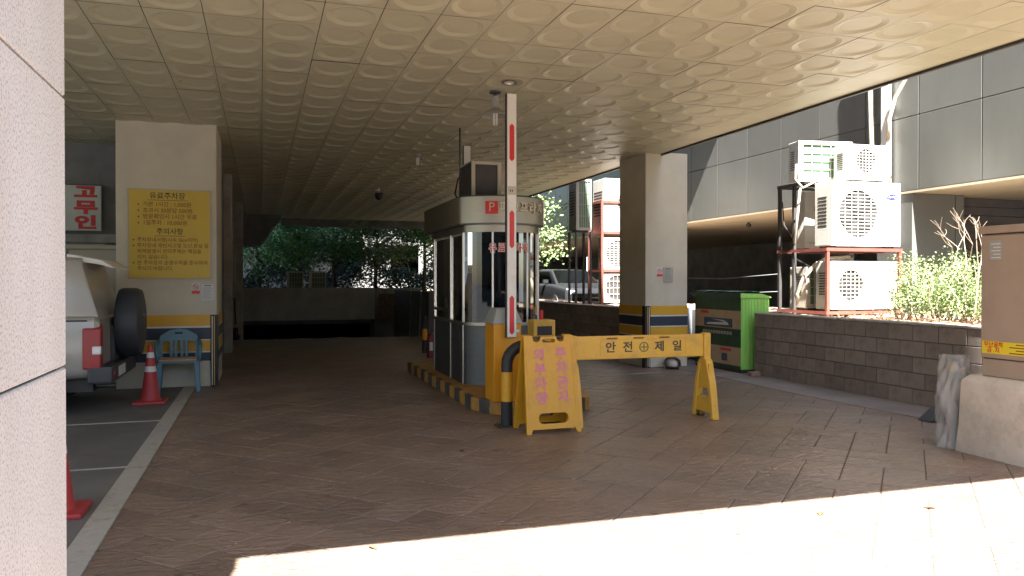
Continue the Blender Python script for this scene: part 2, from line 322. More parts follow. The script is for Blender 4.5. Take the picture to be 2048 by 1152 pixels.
# concrete margin beside the block wall, parking bays, painted lines
struct(MB().prism([(7.35, 2.5), (7.85, 2.5), (8.35, 11.2), (8.35, 13), (7.0, 14.5), (7.0, 21.9), (6.6, 21.9), (6.6, 14.2), (7.1, 11.5), (7.0, 9.0)], -.02, .006).obj('concrete_margin', mat('margin', (.225, .19, .165), .8, var=.15, scale=2, dirt=(.15, .13, .115), dscale=1.5, damt=.7, bump=.2)))
struct(box('parking_bay_floor', BAYF, None, (-12, -6, -.025), (-1.0, 22, .006)))
struct(box('lane_line', PAINTW, None, (-1.06, 3.0, .0), (-.90, 12.3, .010)))
for y in (7.15, 9.43): struct(box('bay_line', PAINTW, None, (-5.5, y - .02, .006), (-1.06, y + .02, .010)))
for (x, y, l) in ((5.0, 11.6, 1.5),): struct(MB().prism([(x, y), (x + l, y + .25), (x + l, y + .29), (x, y + .04)], .001, .008).obj('painted_line', PAINTW))
# ramp down to the basement
struct(MB().prism([(21.9, 0), (21.9, -.3), (36, -4.4), (36, -4.1)], -.6, 5.0, 'x').obj('ramp', CONCD))

# ------------------------------------------------------------------ ceiling
ceil = struct(box('ceiling', DARK, None, (-12, YF, CH + .03), (XE, 30.3, CH + .25)))
TX, TY = .487, .585
def tile_geo(mb, ox=0, oy=0, oz=0):
    a = TX / 2 - .003; b = TY / 2 - .0025; n = 20
    out = square_pts(-a, -b, a, b, 0, 0, n); r1 = ring_pts(0, 0, .226, .268, n); r2 = ring_pts(0, 0, .216, .257, n); r3 = ring_pts(0, 0, .160, .190, n)
    V = [(ox + p[0], oy + p[1], oz + z) for L_, z in ((out, 0), (r1, 0), (r2, -.0015), (r3, .013)) for p in L_]
    V += [(ox + p[0], oy + p[1], oz + .029) for p in ((-a, -b), (a, -b), (a, b), (-a, b))]
    F = [(k + i * n, (k + 1) % n + i * n, (k + 1) % n + (i + 1) * n, k + (i + 1) * n) for i in range(3) for k in range(n)]
    F.append(tuple(range(3 * n, 4 * n)))
    mb.add(V, F)
b_ = MB(); tile_geo(b_)
tile_me = b_.mesh('ceiling_tile', CEIL, fix=False); tile_me.flip_normals(); tile_me.shade_smooth(); tile_me.set_sharp_from_angle(angle=R(6.5))
tl = []
for i in range(-25, 13):
    for j in range(-10, 40):
        x = .03 + TX * (i + .5); y = 7.19 + TY * (j + .5)
        if x < 6.36 and YF + .3 < y < 30.1 and x > -12: tl.append((x, y))
tv = sorted([t for t in tl if in_view(t[0], t[1], CH, -.01)], key=lambda t: t[0] ** 2 + t[1] ** 2)[:300]
ts = set(tv); rest = MB()
for t in tl:
    if t in ts: o = link(tile_me, 'ceiling_tile', ceil); o.location = (t[0], t[1], CH + rs.uniform(-.0015, .0025)); o.rotation_euler = (rs.gauss(0, .002), rs.gauss(0, .002), 0)
    else: tile_geo(rest, t[0], t[1], CH + rs.uniform(-.001, .002))
rme = rest.mesh('ceiling_tiles', CEIL, fix=False); rme.flip_normals(); rme.shade_smooth(); rme.set_sharp_from_angle(angle=R(6.5)); stuff(link(rme, 'ceiling_tiles', ceil))
for j in range(-9, 39):                        # flat border panels along the right edge
    y = 7.19 + TY * j
    if y > YF: box('border_panel', CEIL, ceil, (6.364, y + .0025, CH), (XE - .02, y + TY - .0025, CH + .02))
box('edge_trim', DARK, ceil, (XE - .018, YF, CH - .03), (XE + .02, 30.3, CH + .26))
box('front_fascia', GRANITE, ceil, (-12, YF - .12, CH - .0), (XE, YF - .002, CH + .6))

# ------------------------------------------------------------------ office building above the canopy
ob = thing('office_building', 'tall granite office block standing above the parking entrance', 'building', (0, 2, CH + .3))
box('facade', GRANITE, ob, (-12, -.3, 0), (6.85, 27, 8.15)); box('shade_tower', GRANITE, ob, (-12, 21, 8.151), (2.0, 27, 20)); box('shade_fin', GRANITE, ob, (6.4, -1.0, 0), (6.9, -.301, 8.15))  # rear tower and corner fin are unseen, added to shade garden and block wall
for k in range(2):
    for i in range(6): box('window', CGLASS, ob, (-11 + i * 2.8, -.34, 1 + k * 3.1), (-9 + i * 2.8, -.302, 2.8 + k * 3.1))
sb = thing('street_sky_block', 'unseen plain block added across the street to cut low sky light', 'building', (0, -28, 0))  # unseen block added to hold back low sky light from the interior
box('wall', FARB, sb, (-45, -8, 0), (45, 0, 7.5))
for k in range(2):
    for i in range(22): box('window', CGLASS, sb, (-43 + i * 4, .002, 1 + k * 3), (-40.4 + i * 4, .05, 2.7 + k * 3))
# ------------------------------------------------------------------ wing building on the right
wb = thing('annex_building', 'grey metal panelled annex with open undercroft beside the planter', 'building', (10.5, 2, 0))
box('wall_core', DARK, wb, (.05, 0, 3.12), (9, 42, 12))
for r_ in range(3):
    for k in range(34):
        y0 = -.0 + (k * 1.205) - .08
        z0 = 3.09 + 1.26 * r_
        MB().box(0, y0 + .008, z0 + .008, .045, y0 + 1.197, z0 + 1.252).obj('wall_panel', PANEL, wb, .004)
box('soffit', TAN, wb, (.0, 0, 3.05), (9, 42, 3.088))
MB().box(0.02, 8.5, -.03, 1.15, 9.3, 3.048).obj('column', PANEL, wb, .006)
box('column_joint', DARK, wb, (.955, 8.494, 0), (.962, 8.52, 3.04))
for k in range(20): box('slat', SLATM, wb, (1.16, 8.82 + (k % 2) * .012, -.03 + k * .154), (8.9, 8.95, -.03 + k * .154 + .146))
box('undercroft_wall', CONCD, wb, (8.6, 9, -.03), (9, 42, 3.05))
box('undercroft_column', CONCD, wb, (.1, 17.5, -.03), (.9, 18.3, 3.05))
box('ledge', PANEL, wb, (-.8, 13.2, 6.5), (.045, 40, 7.1))
box('window_glimmer', STEELD, wb, (8.55, 20, 1.3), (8.59, 21.2, 2.0))
for y in (12.6, 15.0):
    b_ = MB(); b_.lathe([(.03, 3.05), (.03, 3.02), (.07, 3.0), (.06, 2.94), (.0, 2.92)], 12, 1.3, y); b_.obj('undercroft_lamp', DARK, wb, smooth='auto')
# pipes on the wing wall
p = MB(); p.tube([(10.42, 11.3, 3.0), (10.40, 11.28, 3.8), (10.41, 11.33, 4.6), (10.40, 11.35, 6.0)], .05, 8)
tag(p.obj('insulated_hose', mat('hose_wrap', (0.55, 0.48, 0.36), .7, var=.2, scale=20), smooth=True), 'cream wrapped refrigerant hose climbing the grey panel wall', 'hose')
p = MB().box(10.36, 10.90, 2.2, 10.46, 11.05, 6.5)
tag(p.obj('cable_duct', WHITE, None, .01), 'white square cable duct running up the grey panel wall', 'duct')
p = MB(); p.tube([(10.38, 10.9, 4.0), (10.36, 10.86, 4.35), (10.36, 10.72, 4.7), (10.38, 10.45, 5.05), (10.40, 10.2, 5.6)], .035, 8)
tag(p.obj('bent_hose', MATS['hose_wrap'], smooth=True), 'thin bent hose branching sideways from the white duct', 'hose')

# ------------------------------------------------------------------ block walls and planters
def block_wall(label, x, y0, y1, rows, group, off=0):
    L_ = y1 - y0; t = thing('block_wall', label, 'wall', (x, y0, 0), 0, group)
    box('mortar_core', MORTAR, t, (.012, 0, 0), (.16, L_, rows * .2))
    bm_ = {}
    for r in range(rows):
        y = -(.2 if (r + off) % 2 else 0)
        while y < L_ - .02:
            a = max(0, y); b = min(L_, y + .4); ln = round(b - a - .010, 3)
            if ln > .03:
                if ln not in bm_: bm_[ln] = MB().box(0, 0, 0, .17, ln, .190).mesh('block', BLOCK, .004)
                o = link(bm_[ln], 'block', t); o.location = (rnd.uniform(-.002, .003), a + .005, r * .2 + .005)
            y += .4
    return t
t = block_wall('brown concrete block wall holding the sunny planter beside the grey cabinet', 7.82, 2.6, 11.1, 5, 'planter block walls')
MB().box(-.01, -.0, 1.0, .2, 8.5, 1.035).obj('coping', mat('coping', (.40, .35, .30), .9, var=.25, scale=7, bump=.5), t, .01)
t = block_wall('brown concrete block wall stretching from behind the striped pillar to the ramp', 6.95, 13.9, 22.5, 5, 'planter block walls', 1)
MB().box(-.01, 0, 1.0, .2, 8.6, 1.03).obj('coping', MATS['coping'], t, .01)
def soil(x0, y0, x1, y1, zb, n=14, m=26):
    mb = MB(); V = []; F = []
    for i in range(n + 1):
        for j in range(m + 1):
            V.append((x0 + (x1 - x0) * i / n, y0 + (y1 - y0) * j / m, zb + rnd.uniform(-.02, .025)))
    for i in range(n):
        for j in range(m): a = i * (m + 1) + j; F.append((a, a + m + 1, a + m + 2, a + 1))
    mb.add(V, F); return mb
struct(soil(7.97, 2.6, 12, 11.1, .99).obj('planter_soil', SOIL, smooth=True, fix=False))
struct(soil(7.1, 14.0, 10.9, 24, .97).obj('planter_soil', SOIL, smooth=True, fix=False))
struct(soil(8.4, 11.1, 10.9, 14.0, .95).obj('planter_soil', SOIL, smooth=True, fix=False))
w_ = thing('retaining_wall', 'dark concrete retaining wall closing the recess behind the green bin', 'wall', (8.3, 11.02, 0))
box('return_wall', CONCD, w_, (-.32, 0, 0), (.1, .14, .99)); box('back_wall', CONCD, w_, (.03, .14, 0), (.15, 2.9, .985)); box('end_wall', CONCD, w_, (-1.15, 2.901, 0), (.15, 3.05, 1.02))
lv = MB()
for k in range(420):
    x = 8.0 + rnd.random() ** 1.3 * 2.4; y = rnd.uniform(6.6, 10.0); lv.leaf((x, y, 1.02 + rnd.random() * .02), (rnd.uniform(-1, 1), rnd.uniform(-1, 1), rnd.uniform(-.25, .25)), rnd.uniform(.03, .08), rnd.uniform(.02, .045))
stuff(tag(lv.obj('fallen_leaves', DRYL, fix=False), 'dry brown leaves strewn over the planter soil', 'leaves'))

# ------------------------------------------------------------------ pillars
gp = thing('granite_pillar', 'light speckled granite clad pillar at the street edge of the entrance', 'pillar', (-.61, 1.4, 0))
box('core', MORTAR, gp, (-1.0, .03, 0), (-.022, 1.47, CH))
zs = [0, .384, 1.27, 2.156, 3.042, CH]
for a, b in zip(zs[:-1], zs[1:]):
    MB().box(-.02, .0, a + .004, 0, 1.5, b - .004).obj('granite_slab', GRANITE, gp, .005)
    MB().box(-1.02, .0, a + .004, -.023, .025, b - .004).obj('granite_slab', GRANITE, gp, .004)
    MB().box(-1.02, 1.475, a + .004, -.023, 1.5, b - .004).obj('granite_slab', GRANITE, gp, .004)
    MB().box(-1.05, .0, a + .004, -1.023, 1.5, b - .004).obj('granite_slab', GRANITE, gp, .004)
def pillar(label, x0, y0, x1, y1, guard_x, drop=0.0):
    wx, wy = x1 - x0, y1 - y0; t = thing('concrete_pillar', label, 'pillar', (x0, y0, 0))
    MB().box(0, 0, 0, wx, wy, CH + .028).obj('shaft', PLASTER, t, .01)
    e = .004
    for (a, b, m, nm) in ((.895, 1.06, YEL, 'yellow_stripe'), (.870, .893, WHITE, 'white_stripe'), (.70, .868, NAVY, 'navy_stripe'), (.682, .698, WHITE, 'white_stripe'), (.525, .680, YEL, 'yellow_stripe'), (.505, .523, WHITE, 'white_stripe'), (.38, .503, NAVY, 'navy_stripe')):
        box(nm, m, t, (-e, -e, a + drop), (wx + e, wy + e, b + drop))
    for gx in guard_x:
        s = -1 if gx == 0 else 1; xx = 0 if gx == 0 else wx
        mb = MB(); mb.prism([(xx + s * .018, -.018), (xx - s * .09, -.018), (xx - s * .09, -.0045), (xx + s * .0045, -.0045), (xx + s * .0045, .09), (xx + s * .018, .09)], 0, 1.06 + drop)
        gobj = mb.obj('corner_guard', BLACK, t)
        for q in (.03, .06): box('guard_strip', WHITE if q == .06 else YEL, gobj, (min(xx - s * q, xx - s * (q + .012)), -.021, .02), (max(xx - s * q, xx - s * (q + .012)), -.0185, 1.04 + drop))
    return t
pillar('beige pillar with yellow and navy stripes behind the blue plastic chair', -1.96, 12.35, -.61, 13.9, (1,))
pillar('pale pillar with yellow and navy stripes standing beside the green bin', 6.58, 12.58, 7.43, 13.65, (0,), .05)

# ------------------------------------------------------------------ boards and notices
nb = thing('notice_board', 'yellow parking fee board with dark hangul lettering on the beige pillar', 'notice board', (-1.245, 12.34, 1.595))
MB().box(-.545, -.02, 0, .545, .005, 1.28).obj('panel', BOARDY, nb, .003)
for a, b in (((-.55, -.026, -.008), (.55, -.002, .004)), ((-.55, -.026, 1.276), (.55, -.002, 1.288)), ((-.556, -.026, -.008), (-.541, -.002, 1.288)), ((.541, -.026, -.008), (.556, -.002, 1.288))): box('trim', BEIGE, nb, a, b)
def nl(s, x, z, sz, m, al='LEFT', bold=.0): text(s, sz, m, nb, (x, -.0225, z), bold=bold, align=al, ext=.001)
nl('유료주차장', -.03, 1.19, .105, INK, 'CENTER', .001); box('underline', INK, nb, (-.30, -.0225, 1.128), (.24, -.0205, 1.134))
for i, s in enumerate(('기본 1시간 : 1,000원', '초과시 30분당 500원', '방문확인시 1시간 무료', '1일주차 : 10,000원')): nl(s, -.36, 1.068 - i * .089, .078, INKB, bold=.0006); MB().lathe([(.013, 0), (.013, .002)], 10).obj('bullet', INKB, nb).matrix_local = Matrix.Translation((-.415, -.0205, 1.068 - i * .089)) @ Matrix.Rotation(R(90), 4, 'X')
nl('주의사항', 0, .675, .098, INK, 'CENTER', .001); box('underline', INK, nb, (-.21, -.0225, .612), (.20, -.0205, .618))
for i, (s, bu) in enumerate((('주차장내서행(시속 5km이하)', 1), ('주차장내 제반사고및 도난,분실 등', 1), ('피해발생시 관리주체는 책임을', 0), ('지지 않습니다.', 0), ('본 주차장의 운영수칙을 준수하여', 1), ('주시기 바랍니다.', 0))):
    nl(s, -.435, .555 - i * .083, .069, INKB, bold=.0004)
    if bu: MB().lathe([(.012, 0), (.012, .002)], 10).obj('bullet', INKB, nb).matrix_local = Matrix.Translation((-.48, -.0205, .555 - i * .083)) @ Matrix.Rotation(R(90), 4, 'X')
def smoke_sign(label, x, y, z):
    t = thing('no_smoking_sign', label, 'sign', (x, y, z), 0, 'no smoking signs on the pillars'); box('plate', PAPER, t, (-.055, -.008, 0), (.055, 0, .16)); box('red_band', RED, t, (-.055, -.010, .0), (.055, -.0081, .045))
    mb = MB(); plate_hole(mb, ring_pts(0, .1, .042, .042, 20), ring_pts(0, .1, .033, .033, 20), -.010, -.0081); mb.obj('ring', RED, t)
    MB().prism([(-.03, .125), (-.024, .131), (.03, .075), (.024, .069)], -.0115, -.0101, 'y').obj('bar', RED, t); box('cigarette', INK, t, (-.025, -.0100, .096), (.025, -.0082, .104))
def paper_notice(label, x, y, z):
    t = thing('paper_notice', label, 'notice', (x, y, z), 0, 'paper notices on the pillars'); box('sheet', PAPER, t, (-.085, -.006, 0), (.085, 0, .24))
    for i in range(11): box('text_line', GREYP, t, (-.07, -.0072, .03 + i * .016), (.07 - (i % 3) * .02, -.0061, .035 + i * .016))
    box('heading', INK, t, (-.05, -.0072, .213), (.05, -.0061, .224)); box('sleeve', glass_mat('sleeve', (1, 1, 1), .25) if 'sleeve' not in MATS else MATS['sleeve'], t, (-.1, -.012, -.03), (.1, -.009, .25))
smoke_sign('no smoking sign below the yellow fee board', -.90, 12.349, 1.37); paper_notice('white paper notice below the yellow fee board', -.735, 12.349, 1.27)
smoke_sign('no smoking sign on the pillar by the green bin', 6.86, 12.579, 1.64); paper_notice('white paper notice on the pillar by the green bin', 7.03, 12.579, 1.56)

# ------------------------------------------------------------------ left recess: shop front, partition, driveway side wall
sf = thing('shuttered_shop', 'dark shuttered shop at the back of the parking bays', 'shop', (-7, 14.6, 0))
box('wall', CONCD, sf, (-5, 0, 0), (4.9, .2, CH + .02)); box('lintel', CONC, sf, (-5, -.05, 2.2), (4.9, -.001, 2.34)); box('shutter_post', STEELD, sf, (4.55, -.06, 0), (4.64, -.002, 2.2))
for k in range(14): box('shutter_slat', CONC, sf, (2.2, -.03, .02 + k * .155), (4.5, -.004, .02 + k * .155 + .145))
ss = thing('shop_sign', 'white sign with red hangul for rubber stamps above the shop front', 'sign', (-2.98, 14.52, 2.39))
MB().box(-.62, -.06, 0, .47, .0, .75).obj('panel', mat('sign_face', (.56, .62, .57), .4, var=.05), ss, .006)
for i, ch in enumerate('고무인'): text(ch, .235, RED, ss, (.24, -.063, .625 - i * .25), bold=.012, sx=1.6)
for i, ch in enumerate('도장'): text(ch, .22, POSTB, ss, (-.23, -.063, .60 - i * .45), bold=.008, sx=1.5)
pt = thing('partition_panel', 'beige partition panel between parked car and striped pillar', 'partition', (-2.25, 13.05, 0))
MB().box(-.45, 0, 0, .28, .35, 2.03).obj('panel', BEIGE, pt, .015); MB().box(-.48, -.03, 2.03, .28, .38, 2.10).obj('cap', BEIGE, pt, .01); text('기', .11, INK, pt, (-.02, -.002, 1.78))
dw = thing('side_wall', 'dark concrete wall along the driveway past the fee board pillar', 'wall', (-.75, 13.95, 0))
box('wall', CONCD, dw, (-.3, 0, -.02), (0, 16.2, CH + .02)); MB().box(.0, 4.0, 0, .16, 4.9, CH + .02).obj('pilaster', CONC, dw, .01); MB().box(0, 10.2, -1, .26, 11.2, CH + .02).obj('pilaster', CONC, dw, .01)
box('door', STEELD, dw, (.0, 1.3, 0), (.03, 2.3, 2.1)); box('door_frame', BEIGE, dw, (.0, 1.22, 0), (.05, 1.295, 2.18)); MB().tube([(.05, 6.0, 0), (.05, 6.0, CH)], .04, 8).obj('downpipe', CONCL, dw, smooth='auto')
box('electric_box', GREYP, dw, (.0, 7.2, 1.5), (.14, 7.7, 2.1)); MB().prism([(9.0, 1.1), (9.0, 1.04), (10.2, .3), (10.2, .36)], .05, .09, 'x').obj('handrail', STEELD, dw)

# ------------------------------------------------------------------ far end: parapet, stair soffit, fence, trees
pp = thing('parapet_wall', 'stained concrete parapet above the dark basement ramp', 'wall', (2, 28, 0))
MB().box(-2.6, 0, .2, 1.9, .25, 1.33).obj('wall', mat('parapet_concrete', (.52, .535, .54), .85, var=.15, scale=1.5, dirt=(.3, .3, .29), dscale=1.2, damt=.7), pp, .01); MB().prism([(1.9, 0), (4.2, 3.2), (4.2, 3.45), (1.75, .25)], -3, 1.30).obj('wing_wall', CONCD, pp); box('side_wall', CONCD, pp, (2.6, -6.0, -4), (2.8, .0, 1.25))
for y in (-4.6, -3.0): MB().tube([(2.585, y, -.5), (2.585, y - .35, 1.25)], .02, 6).obj('drain_pipe', CONCL, pp)
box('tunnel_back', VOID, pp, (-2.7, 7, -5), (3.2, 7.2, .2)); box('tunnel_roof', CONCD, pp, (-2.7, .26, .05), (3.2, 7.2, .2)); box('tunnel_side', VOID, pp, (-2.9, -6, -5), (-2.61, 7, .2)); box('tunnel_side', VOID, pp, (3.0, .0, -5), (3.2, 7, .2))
st = thing('stair_soffit', 'dark sloping stair underside hanging from the ceiling edge over the ramp', 'stair', (0, 28.2, 0))
MB().prism([(-.75, CH + .02), (.75, CH + .02), (.02, 2.8), (-.75, 2.8)], 0, 1.8, 'y').obj('slab', CONCD, st); box('beam', CONCD, st, (.74, 1.5, CH - .25), (6.9, 2.05, CH + .02))
struct(MB().box(-8, 28.25, .2, 14, 46, 1.1).obj('back_garden', SOIL))
fb = thing('neighbour_building', 'pale neighbouring building glimpsed behind the garden trees', 'building', (3, 44, 0))
box('wall', FARB, fb, (-14, 0, 0), (16, 6, 7.2))
for k in range(2):
    for i in range(8):
        wn = box('window', CGLASS, fb, (-12 + i * 3.2, -.05, 2.0 + k * 3), (-10.4 + i * 3.2, -.002, 3.6 + k * 3)); box('frame', DARK, wn, (-12.05 + i * 3.2, -.08, 1.93 + k * 3), (-10.35 + i * 3.2, -.052, 2.0 + k * 3))
lv = MB(); qs = random.Random(77)
for k in range(16000):
    x = qs.uniform(-2.5, 9.5); y = qs.uniform(33.5, 36.5); h = 1.25 + .45 * math.sin(x * 1.7) + .25 * math.sin(x * 4.1 + 1); lv.leaf((x, y, 1.1 + h * qs.random() ** .7), (qs.uniform(-1, 1), qs.uniform(-1, 1), qs.uniform(-.5, .5)), qs.uniform(.10, .2), qs.uniform(.05, .1))
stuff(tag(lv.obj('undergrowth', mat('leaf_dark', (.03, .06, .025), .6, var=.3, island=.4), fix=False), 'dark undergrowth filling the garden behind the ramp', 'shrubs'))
def tree(label, x, y, z, h, cr, nl_, seed, m=LEAFD, trunkr=.09):
    q = random.Random(seed); t = thing('garden_tree', label, 'tree', (x, y, z), 0, 'garden trees behind the ramp'); mb = MB(); tips = []
    mb.tube([(0, 0, 0), (q.uniform(-.1, .1), q.uniform(-.1, .1), h * .25), (q.uniform(-.2, .2), q.uniform(-.2, .2), h * .55)], [trunkr, trunkr * .8, trunkr * .5], 7)
    for k in range(11):
        a = q.uniform(0, 6.28); z0 = h * q.uniform(.18, .55); l = cr * q.uniform(.6, 1.05); p0 = Vector((0, 0, z0)); p1 = p0 + Vector((math.cos(a) * l * .5, math.sin(a) * l * .5, l * .30)); p2 = p0 + Vector((math.cos(a) * l, math.sin(a) * l, l * q.uniform(.2, .9)))
        mb.tube([p0, p1, p2], [trunkr * .45, trunkr * .28, .01], 5); tips += [p1.lerp(p2, s) for s in (.2, .6, 1)]
    mb.obj('trunk', BARK, t, smooth=True, fix=False); lm = MB()
    cl = tips + [Vector((q.gauss(0, cr * .5), q.gauss(0, cr * .5), h * .62 + q.gauss(0, h * .16))) for _ in range(26)]
    for k in range(nl_):
        c = q.choice(cl); s = cr * .22; lm.leaf((c.x + q.gauss(0, s), c.y + q.gauss(0, s), c.z + q.gauss(0, s * .55)), (q.uniform(-1, 1), q.uniform(-1, 1), q.uniform(-.6, .3)), q.uniform(.08, .17), q.uniform(.04, .085))
    lm.obj('crown', m, t, fix=False); return t
tree('broad green tree rising behind the left of the ramp parapet', 1.5, 31.8, 1.1, 4.2, 1.7, 10000, 3)
tree('thin multi stemmed tree above the white condensers on the parapet', 2.9, 32.6, 1.1, 4.6, 1.7, 10000, 4)
tree('bright green tree with fine leaves behind the ramp corner', 4.5, 32.2, 1.1, 4.4, 1.7, 10000, 5, LEAF)
tree('dense green tree beside the booth roof behind the ramp', 6.4, 31.6, 1.1, 4.6, 1.8, 10000, 6)
tree('small shaded tree at the dark stair end of the garden', .0, 34, 1.1, 3.8, 1.5, 6000, 8)
tree('green tree in the planter gap between booth and annex wall', 8.6, 25.5, .97, 5.0, 1.5, 4200, 9, LEAF)

# ------------------------------------------------------------------ condensers
def condenser(label, loc, w_, d_, h_, rz=0, fan=(.42, .5, .36), logo=None, group=None, grid=False, m=OFFW, back=False, bars=12):
    t = thing('air_conditioner_unit', label, 'air conditioner', loc, rz, group)
    MB().box(0, .05, 0, w_, d_, h_).obj('casing', m, t, .012)
    if back:      # coil side outwards
        mb = MB(); n = 24; plate_hole(mb, square_pts(0, 0, w_, h_, w_ / 2, h_ / 2, n), square_pts(.08, .07, w_ - .04, h_ - .06, w_ / 2, h_ / 2, n), .0, .052); mb.obj('rear_frame', m, t)
        box('coil', COIL, t, (.08, .030, .07), (w_ - .04, .049, h_ - .06)); gm = MB()
        for i in range(1, 5): x = .08 + (w_ - .12) * i / 5; gm.box(x - .006, .014, .07, x + .006, .024, h_ - .06)
        for i in range(1, 4): z = .07 + (h_ - .13) * i / 4; gm.box(.08, .006, z - .005, w_ - .04, .0135, z + .005)
        gm.obj('guard_wire', m, t)
    else:
        fx, fz, fr = fan[0] * w_, fan[1] * h_, fan[2] * h_; n = 32; mb = MB()
        plate_hole(mb, square_pts(0, 0, w_, h_, fx, fz, n), ring_pts(fx, fz, fr, fr, n), .0, .049); mb.obj('front_panel', m, t)
        MB().lathe([(fr, 0), (fr, .004)], n).obj('fan_well', DARK, t).matrix_local = Matrix.Translation((fx, .047, fz)) @ Matrix.Rotation(R(90), 4, 'X')
        bl = MB()
        for k in range(4):
            a = k * 90 + 20; P = [(math.cos(R(a + b)) * r, math.sin(R(a + b)) * r) for r, b in ((.08 * fr * 2, 0), (.9 * fr, -10), (.93 * fr, 30), (.55 * fr, 42), (.08 * fr * 2, 30))]
            bl.prism([(fx + u, fz + v) for u, v in P], .030, .040, 'y')
        bl.tube([(fx, .026, fz), (fx, .042, fz)], fr * .18, 14); bl.obj('fan', DARK, t)
        gm = MB()
        for i in range(1, bars):
            z = -fr + 2 * fr * i / bars; xw = math.sqrt(max(0, fr * fr - z * z)); gm.box(fx - xw, .002, fz + z - .0045, fx + xw, .010, fz + z + .0045)
        for i in range(1, 6 if not grid else bars):
            x = -fr + 2 * fr * i / (6 if not grid else bars); zw = math.sqrt(max(0, fr * fr - x * x)); gm.box(fx + x - .003, .011, fz - zw, fx + x + .003, .017, fz + zw)
        gm.obj('fan_grille', m, t)
        box('seam', GREYP, t, (w_ * .17, -.003, h_ * .085), (w_ * .8, -.0002, h_ * .1))
    for k in range(9): box('side_louvre', DARK, t, (-.003, .12, h_ * (.3 + .055 * k)), (-.0004, d_ - .08, h_ * (.3 + .055 * k) + h_ * .025))
    if logo:
        mb = MB(); mb.prism([(w_ * .87 + .115 * math.cos(a * .3927), h_ * .78 + .046 * math.sin(a * .3927)) for a in range(16)], -.006, -.0002, 'y'); lg = mb.obj('logo', LOGOB, t)
        text(logo, .062, WHITE, lg, (w_ * .87, -.0075, h_ * .782), ext=.0006, shear=.2)
    for x in (.08, w_ - .14): box('foot', DARK, t, (x, .06, -.03), (x + .06, d_ - .02, -.0005))
    return t
SX, SY, SZ = 8.46, 10.12, 1.02
rk = thing('steel_rack', 'red oxide angle iron rack carrying the large white condenser', 'rack', (SX, SY, SZ))
for (x, y, h) in ((0, 0, 1.06), (1.42, 0, 1.06), (0, .8, 2.16), (0, 1.18, 2.16), (1.42, 1.18, 1.06), (.9, 1.18, 2.16)): MB().prism([(x, y), (x + .05, y), (x + .05, y + .008), (x + .008, y + .008), (x + .008, y + .05), (x, y + .05)], -.02, h).obj('post', RUST if y == 0 else DARK, rk)
for z in (.06, 1.06):
    box('rail', RUST, rk, (-.005, -.008, z - .05), (1.48, -.001, z)); box('rail', RUST, rk, (-.012, 0, z - .051), (-.001, 1.24, z - .001)); box('rail', DARK, rk, (0, 1.231, z - .05), (1.48, 1.24, z)); box('rail', RUST, rk, (1.475, 0, z - .052), (1.483, 1.24, z - .002))
    for y in (.1, .45, .85, 1.1): box('cross_bar', RUST, rk, (0, y, z - .048), (1.47, y + .04, z - .004))
box('top_rail', DARK, rk, (-.008, .79, 2.11), (-.001, 1.24, 2.16)); box('top_rail', DARK, rk, (0, 1.231, 2.11), (.95, 1.24, 2.16)); box('top_rail', DARK, rk, (0, .79, 2.112), (.95, .798, 2.158))
MB().prism([(.25, .68), (.30, .70), (1.12, 1.04), (1.12, .99)], .060, .066, 'x').obj('brace', DARK, rk)
condenser('large white condenser with a blue oval logo on the red rack', (SX + .07, SY - .02, SZ + 1.095), 1.34, .40, 1.02, 0, (.385, .5, .37), 'Carrier', bars=14)
condenser('white condenser with an off centre fan on the planter soil under the rack', (SX + .06, SY - .02, SZ + .09), 1.29, .36, .76, 0, (.30, .5, .32), bars=8)
condenser('small white condenser with its fan facing the yard on top of the stack', (8.84, 10.10, 3.165), .80, .33, .56, 0, (.44, .55, .34), bars=8)
condenser('white condenser showing its green coil behind the small one on the stack', (8.31, 10.62, 3.175), .95, .33, .66, -9, back=True)
condenser('small white condenser tucked at the back of the rack', (8.74, 11.0, 2.115), .5, .20, .95, 0, (.75, .7, .2), bars=7)
condenser('dusty condenser standing behind the off centre one in the rack shade', (8.55, 10.72, SZ + .09), .60, .42, .68, 0, back=True, m=BEIGE)
bh = MB(); bh.tube([(8.60, 10.95, 1.15), (8.5, 10.9, 1.35), (8.52, 10.75, 1.6), (8.62, 10.6, 1.82), (8.8, 10.55, 1.92), (9.3, 10.6, 1.95)], .035, 8); tag(bh.obj('wrapped_hose', MATS['hose_wrap'], smooth=True), 'cream wrapped hose looping through the lower rack', 'hose')
MB_ = MB(); tag(MB_.box(8.75, 10.2, 1.02, 9.1, 10.42, 1.10).obj('support_block', CONCL, None, .015), 'rough concrete block propping the lower white condenser', 'block')
tag(MB().box(9.18, 10.17, 1.015, 9.34, 10.3, 1.085).obj('support_block', CONCL, None, .01), 'small concrete block under the lower white condenser fan', 'block')
mp_ = thing('steel_pipe', 'short galvanised pipe stub standing behind the lower condenser', 'pipe', (9.45, 10.75, 1.0)); MB().tube([(0, 0, 0), (0, 0, 1.02)], .06, 12).obj('pipe', STEEL, mp_, smooth='auto'); MB().tube([(0, 0, .95), (0, 0, 1.0)], .075, 12).obj('collar', STEELD, mp_, smooth='auto')
